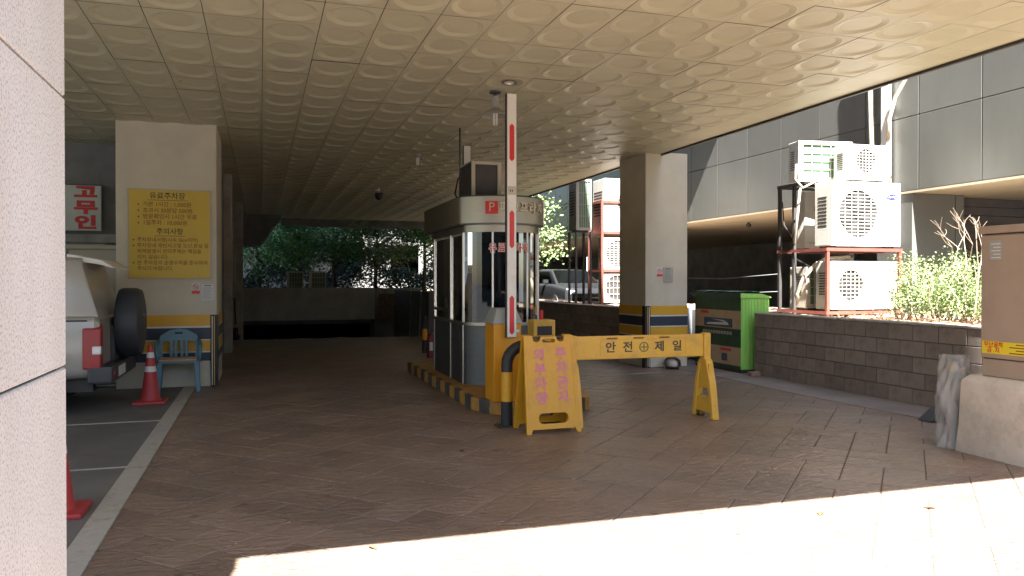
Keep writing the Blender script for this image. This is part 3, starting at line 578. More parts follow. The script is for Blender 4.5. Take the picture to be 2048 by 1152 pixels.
for pts, r, lab in ((((8.60, 10.75, 3.35), (8.42, 10.7, 3.2), (8.38, 10.72, 2.7), (8.45, 10.9, 2.2), (8.55, 11.0, 2.15)), .022, 'cream lagged pipe hanging from the green coil condenser down the rack'),
                   (((8.30, 10.66, 3.45), (8.24, 10.6, 3.2), (8.30, 10.5, 3.05), (8.5, 10.45, 3.16)), .018, 'pale looped cable at the corner of the green coil condenser'),
                   (((9.72, 10.3, 3.5), (9.95, 10.4, 3.3), (10.2, 10.7, 3.2), (10.38, 10.93, 3.4)), .02, 'lagged pipe running from the small top condenser to the white duct'),
                   (((8.44, 11.2, 2.9), (8.40, 11.1, 2.5), (8.47, 10.95, 2.25), (8.44, 10.8, 2.5)), .010, 'thin black cable drooping inside the dark upper rack frame')):
    p = MB(); p.tube(pts, r, 7); tag(p.obj('pipe_run' if r > .012 else 'cable', MATS['hose_wrap'] if r > .012 else BLACK, smooth=True), lab, 'pipe' if r > .012 else 'cable')
# far stack behind the block wall
fr_ = thing('steel_rack', 'red oxide rack stacked with condensers between booth and striped pillar', 'rack', (8.18, 18.0, .97))
for (x, y) in ((0, 0), (1.05, 0), (0, .8), (1.05, .8)): box('post', RUST, fr_, (x, y, 0), (x + .06, y + .06, 2.62))
for z in (.82, 1.78, 2.56): box('rail', RUST, fr_, (.061, -.01, z), (1.05, .05, z + .06)); box('rail', RUST, fr_, (.0, .061, z), (.06, .8, z + .06)); box('shelf', RUST, fr_, (.062, .055, z + .01), (1.05, .8, z + .05))
condenser('white condenser on the upper shelf of the far red rack', (8.27, 18.04, 2.82), 1.0, .7, 1.34, 0, (.7, .55, .24), bars=9)
condenser('white condenser on the middle shelf of the far red rack', (8.27, 18.04, 1.86), .82, .35, .80, 0, (.48, .5, .42), bars=11)
condenser('white condenser with a large fan at the foot of the far red rack', (8.27, 18.04, 1.02), .82, .35, .74, 0, (.46, .5, .44), bars=4)
condenser('tall black backed condenser standing left of the far red rack', (7.62, 18.3, 2.85), .42, .5, 1.30, 0, back=True, m=GREYP)
sp = thing('equipment_stand', 'dark steel stand under the tall condenser beside the far red rack', 'stand', (7.6, 18.3, .97)); [box('leg', DARK, sp, (x, y, 0), (x + .05, y + .05, 1.84)) for x in (0, .40) for y in (0, .45)]; box('top', DARK, sp, (0, 0, 1.8401), (.45, .5, 1.848))
for i, (x, lab) in enumerate(((.9, 'dark fronted condenser on the parapet above the ramp'), (1.68, 'white condenser with a gridded front on the parapet above the ramp'))): condenser(lab, (x, 28.5, 1.13), .56, .3, .78, 0, back=True, m=OFFW if i else BEIGE)

# ------------------------------------------------------------------ parking booth
isl = thing('booth_island', 'yellow kerbed island with black stripes under the parking booth', 'kerb', (2.42, 8.5, 0))
ip = [(.0, .55), (.18, .12), (.42, .0), (1.05, .0), (1.35, .14), (1.5, .55), (1.5, 4.9), (0, 4.9)]
KERBY = mat('kerb_paint', (.40, .20, .035), .6, var=.15, dirt=(.17, .12, .08), dscale=3.5, damt=.75, bump=.2); KERBK = mat('kerb_black', (.05, .045, .042), .7, var=.2, dirt=(.13, .11, .09), dscale=4, damt=.6)
MB().prism(ip, 0, .16).obj('kerb', KERBY, isl, .015)
for k in range(8):
    y = .62 + k * .56; box('black_stripe', KERBK, isl, (-.004, y, .0), (.05, y + .26, .1625))
def edge_stripe(a, b, s0, s1):
    ax, ay = a; bx, by = b; dx, dy = bx - ax, by - ay; l = math.hypot(dx, dy); nx, ny = dy / l, -dx / l
    P = [(ax + dx * s + nx * o, ay + dy * s + ny * o) for s, o in ((s0, .004), (s1, .004), (s1, -.05), (s0, -.05))]; MB().prism(P, 0, .1625).obj('black_stripe', KERBK, isl)
edge_stripe(ip[0], ip[1], .3, .7); edge_stripe(ip[3], ip[4], .3, .75)
bo = thing('parking_booth', 'stainless steel parking booth with bowed glass front on the yellow island', 'booth', (3.16, 10.25, .16))
def plan(hw, yb, sag, yback, n=18):
    r = (hw * hw + sag * sag) / (2 * sag); cyy = yb + r; a = math.degrees(math.asin(hw / r))
    return arc(0, cyy, r, 270 - a, 270 + a, n) + [(hw, yback), (-hw, yback)]
def shell(nm, m, hw, sag, yback, z0, z1, yb=0, bev=0): return MB().prism(plan(hw, yb - sag, sag, yback), z0, z1).obj(nm, m, bo, bev, smooth='auto')
shell('base_panel', STEELD, .54, .34, 1.95, 0, .80); shell('sill', STEEL, .556, .352, 1.962, .80, .84)
shell('header', STEEL, .62, .39, 2.25, 2.17, 2.52); shell('roof', DARK, .59, .37, 2.23, 2.521, 2.54); shell('header_rim', STEELD, .618, .398, 2.258, 2.15, 2.169); shell('lamp_band', STEEL, .55, .348, 1.96, 2.05, 2.149)
fp = plan(.53, -.335, .335, 1.94); gm = MB()
for i in range(18): gm.quad((*fp[i], .84), (*fp[i + 1], .84), (*fp[i + 1], 2.05), (*fp[i], 2.05))
gm.obj('front_glass', GLASS, bo, smooth=True)
for (a, b) in (((-.528, .06), (-.528, .72)), ((-.528, .82), (-.528, 1.82)), ((.528, .06), (.528, 1.82))): MB().quad((*a, .84), (*b, .84), (*b, 2.05), (*a, 2.05)).obj('side_glass', GLASS, bo)
for (x, y) in ((-.55, .0), (-.55, .72), (-.55, 1.82), (.50, 0), (.50, 1.82)): MB().box(x, y, .001, x + .05, y + .07, 2.149).obj('post', STEELP, bo, .005)
for i in (6, 13): MB().box(fp[i][0] - .012, fp[i][1] - .010, .84, fp[i][0] + .012, fp[i][1] + .014, 2.05).obj('mullion', STEELP, bo)
box('door_rail', STEEL, bo, (-.552, .795, .95), (-.53, 1.82, .99)); box('door_handle', BLACK, bo, (-.575, .9, 1.0), (-.553, .93, 1.15)); box('back_wall', CONCD, bo, (-.53, 1.92, .84), (.53, 1.945, 2.05)); box('ceiling_panel', GREYP, bo, (-.53, -.0, 2.02), (.53, 1.9, 2.045))
cu = MB(); pts = [(.30 + .018 * i, .06 + .02 * math.sin(i * 1.9)) for i in range(12)]
for i in range(11): cu.quad((*pts[i], .9), (*pts[i + 1], .9), (*pts[i + 1], 2.03), (*pts[i], 2.03))
cu.obj('curtain', CURT, bo, smooth=True); box('desk', CARD, bo, (-.5, .1, .78), (.5, .5, .83)); box('monitor', BLACK, bo, (-.1, .2, .9), (.3, .24, 1.15)); box('chair_back', DARK, bo, (-.25, 1.0, .84), (.2, 1.08, 1.35))
pp_ = plan(.61, -.39, .39, 2.25); rr_ = (.61 ** 2 + .39 ** 2) / .78; cyy = rr_ - .39
def on_arc(x, r): return cyy - math.sqrt(r * r - x * x), math.degrees(math.asin(x / r))
y_, a_ = on_arc(-.245, rr_ + .006); pl = MB().box(-.085, -.004, -.085, .085, .02, .085).obj('logo_plate', RED, bo); pl.location = (-.245, y_, 2.37); pl.rotation_euler = (0, 0, R(-a_ * -1 if False else a_)); text('P', .17, CREAML, pl, (0, -.008, 0), ext=.003, bold=-.002)
for i, ch in enumerate('파크프라자'):
    x = -.085 + i * .14; y_, a_ = on_arc(x, rr_ + .012); text(ch, .155, CREAML, bo, (x, y_, 2.37), (90, 0, a_), bold=.003, ext=.010, sx=.95)
for i, ch in enumerate('유료주차장'):
    x = -.215 + i * .118; rg = (.53 ** 2 + .335 ** 2) / .67; yy = (rg - .335) - math.sqrt((rg + .006) ** 2 - x * x); aa = math.degrees(math.asin(x / rg))
    text(ch, .14, WHITE, bo, (x, yy, 1.83), (90, 0, aa), bold=.008, ext=.0006, sx=.85); text(ch, .14, RED, bo, (x, yy - .003, 1.83), (90, 0, aa), bold=.002, ext=.0006, sx=.85)
# things on the booth roof
rb = thing('rooftop_unit', 'dark box unit with a cream frame on the booth roof', 'air conditioner', (3.03, 10.55, 2.702)); box('casing', DARK, rb, (-.2, .02, 0.01), (.2, .75, .52))
for (a, b) in (((-.215, -.01, 0), (-.165, .019, .53)), ((.165, -.01, 0), (.215, .019, .53)), ((-.164, -.009, .49), (.164, .018, .53)), ((-.164, -.009, 0), (.164, .018, .03)), ((-.22, .0191, .5201), (.22, .77, .54))): box('frame', BEIGE, rb, a, b)
cdt = MB(); cdt.tube([(2.86, 11.4, 2.70), (2.86, 11.4, CH + .01)], .012, 8); tag(cdt.obj('conduit', STEELD, smooth=True), 'thin steel conduit dropping from the ceiling to the booth roof', 'conduit')
cdt = MB(); cdt.tube([(2.78, 10.75, 3.15), (2.68, 10.8, 3.0), (2.66, 10.9, 2.8), (2.74, 10.95, 2.70)], .012, 6); tag(cdt.obj('cable', BLACK, smooth=True), 'black cable looping beside the box unit on the booth roof', 'cable')

# ------------------------------------------------------------------ barrier gates
def gate(label, x, y, top, group):
    t = thing('barrier_gate', label, 'barrier gate', (x, y, .16), 0, group)
    MB().box(0, 0, 0, .335, .36, .90).obj('cabinet', ORG, t, .012)
    mb = MB(); mb.loft([[(-.012, -.012, .90), (.347, -.012, .90), (.347, .372, .90), (-.012, .372, .90)], [(.0, .0, .94), (.335, 0, .94), (.335, .36, .94), (0, .36, .94)], [(.05, .05, 1.08), (.285, .05, 1.08), (.285, .31, 1.08), (.05, .31, 1.08)]]); mb.obj('hood', GREYP, t, .006)
    box('data_plate', WHITE, t, (.24, -.003, .80), (.31, -.0005, .835)); MB().tube([(.195, -.02, .85), (.195, .05, .85)], .05, 14).obj('pivot', DARK, t, smooth='auto')
    arm = MB().box(.140, -.075, .75, .250, -.025, top - .16).obj('arm', WHITE, t, .004); box('arm_edge', DARK, arm, (.128, -.073, .752), (.1395, -.027, top - .162))
    h = top - .16 - .75
    for (a, b) in ((.01, .172), (.365, .522), (.722, .877)):
        z0, z1 = .75 + h * a, .75 + h * b; MB().prism([(.195, z0), (.223, z0 + .03), (.223, z1 - .03), (.195, z1), (.167, z1 - .03), (.167, z0 + .03)], -.0775, -.0752, 'y').obj('red_mark', RED, arm)
    if group is None or 'front' in label:
        st_ = box('sticker', BEIGE, arm, (.150, -.0773, .75 + h * .585), (.245, -.0752, .75 + h * .62)); [box('print', INK, st_, (.17 + .025 * k, -.079, .75 + h * .598), (.182 + .025 * k, -.0775, .75 + h * .606)) for k in (0, 1)]
    return t
gate('orange barrier gate with raised arm in front of the parking booth', 2.552, 8.585, 3.70, 'barrier gates')
gate('orange barrier gate with raised arm hidden behind the parking booth', 3.085, 12.65, 3.80, 'barrier gates')
tc_ = MB().box(3.28, 9.0, .16, 3.62, 9.35, .55); tag(tc_.obj('tan_carton', CARD, None, .008), 'tan carton behind the yellow folding sign', 'box')
cb = thing('control_box', 'yellow ticket post behind the yellow folding sign', 'ticket post', (3.45, 9.45, .16)); MB().box(-.06, -.06, 0, .06, .06, .62).obj('post', PLASY2, cb, .01); MB().box(-.15, -.12, .62, .15, .12, .90).obj('head', PLASY2, cb, .02); box('screen', BLACK, cb, (-.1, -.123, .70), (.1, -.1205, .82)); MB().tube([(0, 0, .9), (0, 0, 1.02)], .025, 10).obj('beacon', RED, cb)

# ------------------------------------------------------------------ pipe guard, folding sign, safety barrier
pg = thing('pipe_guard', 'black and yellow bent pipe guard beside the folding sign', 'bollard', (2.51, 7.95, 0))
r_ = .062
MB().tube([(0, 0, .01), (0, 0, .27)], r_, 16).obj('lower_band', BLACK, pg, smooth='auto'); MB().tube([(0, 0, .2701), (0, 0, .585)], r_ + .001, 16).obj('yellow_band', PLASY, pg, smooth='auto')
MB().tube([(0, 0, .5851), (0, 0, .66)] + [(.2 - .2 * math.cos(R(a)), 0, .66 + .2 * math.sin(R(a))) for a in range(15, 91, 15)] + [(.36, 0, .86)] + [(.36 + .2 * math.sin(R(a)), 0, .66 + .2 * math.cos(R(a))) for a in range(15, 91, 15)] + [(.56, 0, .01)], r_, 16).obj('bent_pipe', BLACK, pg, smooth='auto')
for x in (0, .56): MB().box(x - .11, -.11, 0, x + .11, .11, .012).obj('base_plate', DARK, pg); [MB().cyl(x + a, b, .0121, .022, .012, 8).obj('bolt', STEELD, pg) for a in (-.085, .085) for b in (-.085, .085)]
fs = thing('folding_sign', 'yellow plastic folding sign with faded pink lettering beside the pipe guard', 'sign', (2.86, 7.43, 0))
def sign_panel(name, par, lean, y0, lettering):
    H_ = .995; n = 48
    outer = []
    def XZ(pts): return pts
    # outline with notched top and feet
    o_ = [(-.30, 0), (-.255, 0), (-.235, .045), (.235, .045), (.255, 0), (.30, 0), (.275, H_), (.18, H_), (.17, H_ - .055), (.13, H_ - .07), (.10, H_ - .055), (.085, H_ - .01), (-.085, H_ - .01), (-.10, H_ - .055), (-.13, H_ - .07), (-.17, H_ - .055), (-.18, H_), (-.275, H_)]
    bm = bmesh.new(); vo = [bm.verts.new((p[0], 0, p[1])) for p in o_]
    slot = rrect(-.165, .10, .165, .205, .05, 4); hand = rrect(-.07, H_ - .075, .07, H_ - .035, .012, 2)
    loops = [vo] + [[bm.verts.new((p[0], 0, p[1])) for p in q] for q in (slot, hand)]; ed = []
    for lp in loops: ed += [bm.edges.new((lp[i], lp[(i + 1) % len(lp)])) for i in range(len(lp))]
    bmesh.ops.triangle_fill(bm, use_beauty=True, use_dissolve=False, edges=ed)
    ex = bmesh.ops.extrude_face_region(bm, geom=bm.faces[:]); bmesh.ops.translate(bm, verts=[v for v in ex['geom'] if isinstance(v, bmesh.types.BMVert)], vec=(0, .035, 0)); bmesh.ops.recalc_face_normals(bm, faces=bm.faces)
    me = bpy.data.meshes.new(name); bm.to_mesh(me); bm.free(); me.materials.append(PLASY); o = link(me, name, par); o.location = (0, y0, 0); o.rotation_euler = (R(lean), 0, 0)
    if lettering:
        for i, ch in enumerate('외부차량'): text(ch, .135, PINK, o, (-.115, -.0015, .79 - i * .148), bold=.006, ext=.001)
        for i, ch in enumerate('주차금지'): text(ch, .135, PINK, o, (.125, -.0015, .80 - i * .148), bold=.006, ext=.001)
        for (a, b) in (((-.262, -.004, .24), (-.25, -.0002, .90)), ((.25, -.004, .24), (.262, -.0002, .90))): box('raised_edge', PLASY, o, a, b)
    return o
sign_panel('front_panel', fs, -10.5, 0, True); sign_panel('rear_panel', fs, 10.5, .40, False); MB().tube([(-.27, .215, .955), (.27, .215, .955)], .014, 8).obj('hinge', DARK, fs)
fs.rotation_euler = (0, 0, R(1.5)); fs.scale = (1, 1, 1.01)
bar = thing('safety_barrier', 'pale yellow plastic safety barrier with dark hangul on its beam', 'barrier', (3.24, 7.80, 0))
bb = MB().box(.0, -.03, .70, 1.56, .03, .955).obj('beam', PLASY2, bar, .012)
for x in (.42, .74, 1.06): MB().prism(rrect(x - .065, .918, x + .065, .936, .009, 3), -.034, -.0305, 'y').obj('grip_slot', INKB, bb)
for (a, b) in (((.28, -.032, .912), (1.33, -.0305, .916)), ((.28, -.032, .735), (1.33, -.0305, .738)), ((.28, -.032, .739), (.284, -.0305, .911)), ((1.326, -.032, .739), (1.33, -.0305, .911))): box('raised_edge', PLASY, bb, a, b)
for i, (x, ch) in enumerate(((.40, '안'), (.61, '전'), (1.0, '제'), (1.22, '일'))): text(ch, .125, INKB if False else INK, bb, (x, -.032, .822), bold=.0028, ext=.001, sx=1.1)
mb = MB(); plate_hole(mb, ring_pts(.805, .825, .056, .056, 28), ring_pts(.805, .825, .046, .046, 28), -.034, -.0305); GRNI = mat('ink_green', (.03, .09, .03), .5, var=0); em = mb.obj('emblem', GRNI, bb); box('cross', GRNI, em, (.766, -.034, .820), (.844, -.0306, .830)); box('cross', GRNI, em, (.800, -.0338, .7865), (.810, -.0307, .8635))
for s, x in (('l', -.085), ('r', 1.56)):
    lg = MB(); lg.prism([(-.23, 0), (-.165, 0), (-.10, .40), (-.045, .62), (.045, .62), (.10, .40), (.165, 0), (.23, 0), (.165, .40), (.085, .655), (.05, .68), (.05, .965), (-.05, .965), (-.05, .68), (-.085, .655), (-.165, .40)], x, x + .085, 'x'); l_ = lg.obj('leg', PLASY2, bar, .008)
    box('web', PLASY2, l_, (x + .012, -.125, .34), (x + .068, .125, .62)); box('lower_tie', PLASY2, l_, (x + .012, -.19, .07), (x + .068, .19, .24)); MB().tube([(x - .006, 0, .93), (x + .091, 0, .93)], .012, 10).obj('bolt', INKB, l_)
bt = thing('plastic_bottle', 'clear plastic bottle with a green cap in the safety barrier leg', 'bottle', (4.86, 7.92, 0)); CLR = glass_mat('clear_plastic', (.80, .78, .74), .12); MB().lathe([(.0, 0), (.042, .004), (.045, .05), (.04, .09), (.045, .13), (.044, .17), (.014, .215), (.014, .228)], 16).obj('body', CLR, bt, smooth=True); MB().lathe([(.016, .228), (.016, .248), (.0, .249)], 12).obj('cap', mat('cap_green', (.03, .22, .16), .4), bt, smooth='auto')

# ------------------------------------------------------------------ green bin
gb = thing('recycling_bin', 'green metal recycling bin with cardboard posters beside the pale pillar', 'bin', (7.67, 11.25, 0)); BL, BW, BH = 1.48, .55, 1.27
box('skid', DARK, gb, (.02, .02, 0), (BW - .02, BL - .02, .06)); box('body', GRN_D, gb, (0.012, .012, .0601), (BW, BL, BH))
rib = MB()
for k in range(9): x = .02 + k * (BW - .06) / 8; rib.box(x, -.004 + .0, .075, x + .032, .0115, BH - .03)
rib.obj('ribbed_end', GRN_LIT, gb, .004); box('end_sheet', GRN_LIT, gb, (.0, .006, .065), (BW, .0105, BH - .001)); MB().prism([(-.03, BH), (BW + .02, BH), (BW + .02, BH + .02), (.40, BH + .075), (-.03, BH + .085)], -.02, BL + .02, 'y').obj('lid', GRN_D, gb); MB().prism([(-.028, BH + .003), (BW + .018, BH + .003), (BW + .018, BH + .018), (.40, BH + .07), (-.028, BH + .08)], -.026, -.0201, 'y').obj('lid_end', GRN_LIT, gb)
tp = MB(); V = []; F = []
for i in range(9):
    for j in range(17): V.append((-.02 + i * .065, .0 + j * .092, BH + .092 + rnd.uniform(0, .03) - max(0, i - 6) * .028 ))
for i in range(8):
    for j in range(16):
        if rnd.random() > .12: a = i * 17 + j; F.append((a, a + 17, a + 18, a + 1))
tp.add(V, F); tp.obj('torn_cover', TEAL, gb, smooth=True, fix=False)
def poster(nm, m, y0, y1, z0, z1, d=.004, par=gb): return box(nm, m, par, (.012 - d - .006, y0, z0), (.0118 - d + .004, y1, z1))
pA = poster('cardboard_poster', CARD, .03, BL - .02, .74, 1.05); poster('red_print', RED, 1.0, 1.25, .985, 1.03, .012, pA); poster('photo_print', POSTB, .26, 1.14, .76, .91, .012, pA); MB().prism([(.35, .80), (1.05, .79), (1.02, .82), (.45, .85), (.9, .89), (.5, .88), (.38, .84)], -.0115, -.011, 'x').obj('photo_shape', PAPER, pA)
pB = poster('green_strip', mat('strip_green', (.02, .06, .045), .5), .03, BL - .02, .60, .715)
for k in range(11): poster('worn_letter', GREYP, .28 + k * .085, .28 + k * .085 + .06, .635, .69, .012, pB)
pC = poster('cardboard_poster', CARD, .03, .98, .12, .43); poster('red_print', RED, .30, .62, .355, .40, .012, pC); poster('photo_print', POSTB, .42, .58, .18, .31, .012, pC)
tag(MB().box(7.80, 10.86, 0.006, 7.98, 10.98, .075).obj('loose_brick', mat('brick', (.3, .2, .15), .9, var=.2, bump=.4), None, .008), 'loose tan brick lying at the foot of the green bin', 'brick'); bpy.data.objects['loose_brick'].location.x = -.2
bgm = MB(); V = []; ns = 14
bag = thing('plastic_bag', 'knotted clear rubbish bag at the foot of the pale pillar', 'bag', (6.95, 12.3, .006))
prof = [(.0, 0), (.13, .0), (.17, .07), (.15, .15), (.06, .21), (.025, .24), (.05, .28), (.0, .275)]; bgm.lathe(prof, 16); bgm.v = [(x * (1 + .12 * math.sin(7 * z * 9 + x * 30)), y * (1 + .12 * math.cos(x * 25)), z) for x, y, z in bgm.v]; bgm.obj('bag', glass_mat('bag_plastic', (.85, .82, .78), .3), bag, smooth=True); MB().lathe([(.0, .01), (.1, .012), (.12, .06), (.08, .12), (.0, .13)], 12).obj('contents', PAPER, bag, smooth=True)
wr = MB()
for (z0, z1, s) in ((1.62, 1.68, .05), (1.32, 1.38, .03)):
    wr.v.clear(); wr.f.clear(); wr.tube([(7.44, 13.3, z0), (8.0, 12.3, (z0 + z1) / 2 - s), (8.48, 11.32, z1)], .006, 5); tag(wr.obj('wire', STEELD, smooth=True), 'upper slack wire strung from pillar to condenser rack' if z0 > 1.5 else 'lower slack wire strung from pillar to condenser rack', 'wire')

# ------------------------------------------------------------------ bush, twigs
bs = thing('garden_bush', 'leafy sunlit green bush with bare twigs in the planter', 'bush', (9.35, 8.75, .98)); tw = MB(); lf = MB(); tips = []
qb = random.Random(21)
for k in range(60):
    x0, y0 = qb.uniform(-.45, .4), qb.uniform(-.95, .62); h = qb.uniform(.4, .95); p0 = Vector((x0, y0, -.02)); p1 = p0 + Vector((qb.uniform(-.12, .12), qb.uniform(-.15, .15), h * .5)); p2 = p1 + Vector((qb.uniform(-.2, .2), qb.uniform(-.22, .22), h * .5)); tw.tube([p0, p1, p2], [.011, .008, .003], 5, False); tips += [p1.lerp(p2, s) for s in (.0, .4, .7, 1)] + [p0.lerp(p1, .75)]
tw.obj('stems', TWIG, bs, smooth=True, fix=False)
for k in range(11500):
    c = qb.choice(tips); lf.leaf((c.x + qb.gauss(0, .10), c.y + qb.gauss(0, .10), max(.08, c.z + qb.gauss(0, .07))), (qb.uniform(-1, 1), qb.uniform(-1, 1), qb.uniform(-.3, .7)), qb.uniform(.025, .06), qb.uniform(.014, .028))
lf.obj('leaves', LEAF, bs, fix=False)
for k, (x, y, h, lab) in enumerate(((9.55, 8.75, 1.55, 'bare branching dead stem rising above the left of the green bush'), (9.3, 8.35, 1.50, 'bare forked dead stem rising between bush and grey cabinet'), (9.1, 8.05, 1.45, 'bare dead stem rising right beside the grey cabinet top'))):
    ds = MB(); q = random.Random(40 + k)
    def grow(p, d, l, r, dep):
        e = p + d * l; ds.tube([p, p.lerp(e, .5) + Vector((q.uniform(-.02, .02), q.uniform(-.02, .02), 0)), e], [r, r * .85, r * .65], 5, False)
        if dep > 0:
            for _ in range(2 if dep > 1 else 3): grow(e, (d + Vector((q.uniform(-.7, .7), q.uniform(-.7, .7), q.uniform(-.2, .35)))).normalized(), l * q.uniform(.5, .75), r * .6, dep - 1)
    grow(Vector((x, y, .97)), Vector((q.uniform(-.1, .1), q.uniform(-.1, .1), 1)).normalized(), h * .48, .013, 3); tag(ds.obj('dead_stem', TWIG, smooth=True, fix=False), lab, 'plant')

# ------------------------------------------------------------------ electrical cabinet on plinth
cn = MB(); cn.loft([[(6.02, 3.9, -.02), (7.0, 3.9, -.02), (7.0, 5.56, -.02), (6.06, 5.56, -.02)], [(6.05, 3.9, .25), (6.98, 3.9, .25), (6.98, 5.54, .25), (6.08, 5.54, .25)], [(6.06, 3.9, .66), (6.96, 3.9, .66), (6.96, 5.52, .66), (6.085, 5.52, .66)], [(6.12, 3.95, .71), (6.9, 3.95, .71), (6.9, 5.46, .71), (6.13, 5.46, .71)]])
tag(cn.obj('concrete_plinth', CONCL, None, .03, smooth='auto'), 'scuffed pale concrete plinth under the brown electrical cabinet', 'plinth')
ec = thing('electrical_cabinet', 'tall brown beige electrical cabinet with a yellow warning label', 'cabinet', (6.13, 4.0, .71)); MB().box(.01, .01, .002, .7, 1.34, .155).obj('base', CABB, ec, .006); MB().box(0, 0, .165, .71, 1.35, 1.25).obj('body', CABB, ec, .01); MB().box(-.015, -.015, 1.262, .725, 1.365, 1.33).obj('cap', CABB, ec, .012); box('gap', DARK, ec, (.02, .02, .1551), (.69, 1.33, .1649)); box('gap', DARK, ec, (.02, .02, 1.2501), (.69, 1.33, 1.2619))
lb = box('warning_label', LABY, ec, (-.003, .3, .205), (-.0004, 1.33, .315)); text('무단굴착', .052, RED, lb, (-.004, 1.215, .284), (90, 0, -90), ext=.0006, bold=.001); text('금  지', .052, RED, lb, (-.004, 1.215, .236), (90, 0, -90), ext=.0006, bold=.001)
for k in range(4): box('small_print', INKB, lb, (-.0045, .36, .217 + k * .025), (-.0031, 1.06 - .06 * (k % 2), .226 + k * .025))
stk = box('worn_sticker', GREYP, ec, (-.003, 1.14, 1.03), (-.0004, 1.26, 1.20)); [box('print', PAPER, stk, (-.0045, 1.15, 1.045 + k * .03), (-.0031, 1.24 - .02 * (k % 2), 1.052 + k * .03)) for k in range(5)]
box('door_seam', DARK, ec, (-.0015, .64, .17), (-.0003, .646, 1.24))
ps = MB(); V = []; F = []; n = 40; m = 26; qp = random.Random(5)
for j in range(m + 1):
    z = .0 + .84 * j / m
    for i in range(n):
        a = 2 * math.pi * i / n; rx = .10 + .05 * (1 - j / m) + .014 * math.sin(5 * a + j * .35) + .010 * math.sin(11 * a - j * .6) + qp.uniform(-.006, .006); ry = .15 - .02 * j / m + .016 * math.cos(4 * a + j * .4) + .010 * math.sin(9 * a + j * .7) + qp.uniform(-.006, .006)
        V.append((6.2 + math.cos(a) * rx + .02 * math.sin(j * .3), 5.70 + math.sin(a) * ry, z + (.03 * math.sin(3 * a) + qp.uniform(-.01, .01) if j == m else 0)))
F = [(j * n + i, j * n + (i + 1) % n, (j + 1) * n + (i + 1) % n, (j + 1) * n + i) for j in range(m) for i in range(n)] + [tuple(range(m * n, m * n + n))]
ps.add(V, F); wbn = thing('wrapped_bundle', 'bundle wrapped in clear plastic sheet leaning on the concrete plinth', 'bundle', (0, 0, 0)); sh = ps.obj('plastic_sheet', PLAST, wbn, smooth=True)
n_ = PLAST.node_tree.nodes; L_ = PLAST.node_tree.links; tr_ = n_.new('ShaderNodeBsdfTransparent'); mxs = n_.new('ShaderNodeMixShader'); mxs.inputs[0].default_value = .45
L_.new(tr_.outputs[0], mxs.inputs[1]); L_.new(n_['Principled BSDF'].outputs[0], mxs.inputs[2]); L_.new(mxs.outputs[0], n_['Material Output'].inputs[0])
for k, (dx, dy, r, m_, h) in enumerate(((0, 0, .045, CARD, .78), (.05, .06, .03, GREYP, .80), (-.04, -.06, .035, DARK, .70), (.03, -.08, .025, CONCL, .76))): MB().tube([(6.2 + dx * 1.4, 5.7 + dy * 1.3, .006), (6.2 + dx, 5.7 + dy, h)], r, 8).obj('pole', m_, wbn, smooth='auto')
rb_ = thing('rubber_wedge', 'small black rubber wedge on the paving by the wrapped bundle', 'wedge', (7.12, 6.8, .006)); MB().prism([(-.14, 0), (.10, 0), (.10, .14), (.06, .14)], -.09, .09, 'y').obj('wedge', BLACK, rb_, .006)

# ------------------------------------------------------------------ chair, cones
cr_ = thing('plastic_chair', 'sky blue plastic armchair with a cardboard seat pad by the pillar', 'chair', (-1.10, 11.95, .006), 4)
for sx in (-1, 1):
    for (y0, y1) in ((-.24, -.20), (.24, .18)):
        mb = MB(); mb.loft([[(sx * .26 - .03, y0 - .025, 0), (sx * .26 + .03, y0 - .025, 0), (sx * .26 + .03, y0 + .025, 0), (sx * .26 - .03, y0 + .025, 0)], [(sx * .235 - .04, y1 - .035, .42), (sx * .235 + .04, y1 - .035, .42), (sx * .235 + .04, y1 + .035, .42), (sx * .235 - .04, y1 + .035, .42)]]); mb.obj('leg', BLUE, cr_, .01)
    MB().tube([(sx * .27, -.20, .42), (sx * .28, -.21, .60), (sx * .29, -.12, .645), (sx * .29, .05, .65), (sx * .27, .2, .70)], [.028, .026, .03, .03, .024], 8).obj('armrest', BLUE, cr_, smooth=True)
MB().box(-.265, -.235, .40, .265, .22, .435).obj('seat', BLUE, cr_, .012); MB().box(-.25, -.25, .436, .24, .18, .462).obj('seat_pad', CARD, cr_, .006)
bk = MB(); prof = [(-.265, .46), (-.285, .66), (-.24, .77), (-.12, .845), (0, .865), (.12, .845), (.24, .77), (.285, .66), (.265, .46)]; inn = [(-.215, .46), (-.225, .62), (-.20, .68), (-.11, .70), (0, .70), (.11, .70), (.20, .68), (.225, .62), (.215, .46)]
for i in range(8): a, b, c, d = prof[i], prof[i + 1], inn[i + 1], inn[i]; bk.prism([a, b, c, d], .20, .235, 'y')
bk_o = bk.obj('backrest', BLUE, cr_)
for x in (-.10, -.04, .04, .10): box('slat', BLUE, bk_o, (x - .02, .206, .44), (x + .02, .23, .71))
MB().prism(rrect(-.055, .79, .055, .815, .012, 3), .197, .1995, 'y').obj('hand_slot', VOID, bk_o)
def cone(label, x, y):
    t = thing('traffic_cone', label, 'traffic cone', (x, y, .006), 0, 'red traffic cones in the parking bays'); MB().box(-.19, -.19, 0, .19, .19, .035).obj('base', CONE, t, .012)
    rr = lambda z: .118 - (.118 - .028) * (z - .035) / .70; MB().lathe([(.13, .0351), (rr(.06), .06), (rr(.72), .72), (.028, .735), (.0, .735)], 20).obj('body', CONE, t, smooth='auto')
    for (a, b) in ((.40, .47), (.575, .645)): MB().lathe([(rr(a) + .003, a), (rr(b) + .003, b)], 20, cap=False).obj('reflective_band', SILVERBAND, t, smooth='auto')
cone('red traffic cone with silver bands in front of the blue chair', -1.33, 10.85); cone('red traffic cone at the bay line behind the granite pillar', -1.30, 5.85)

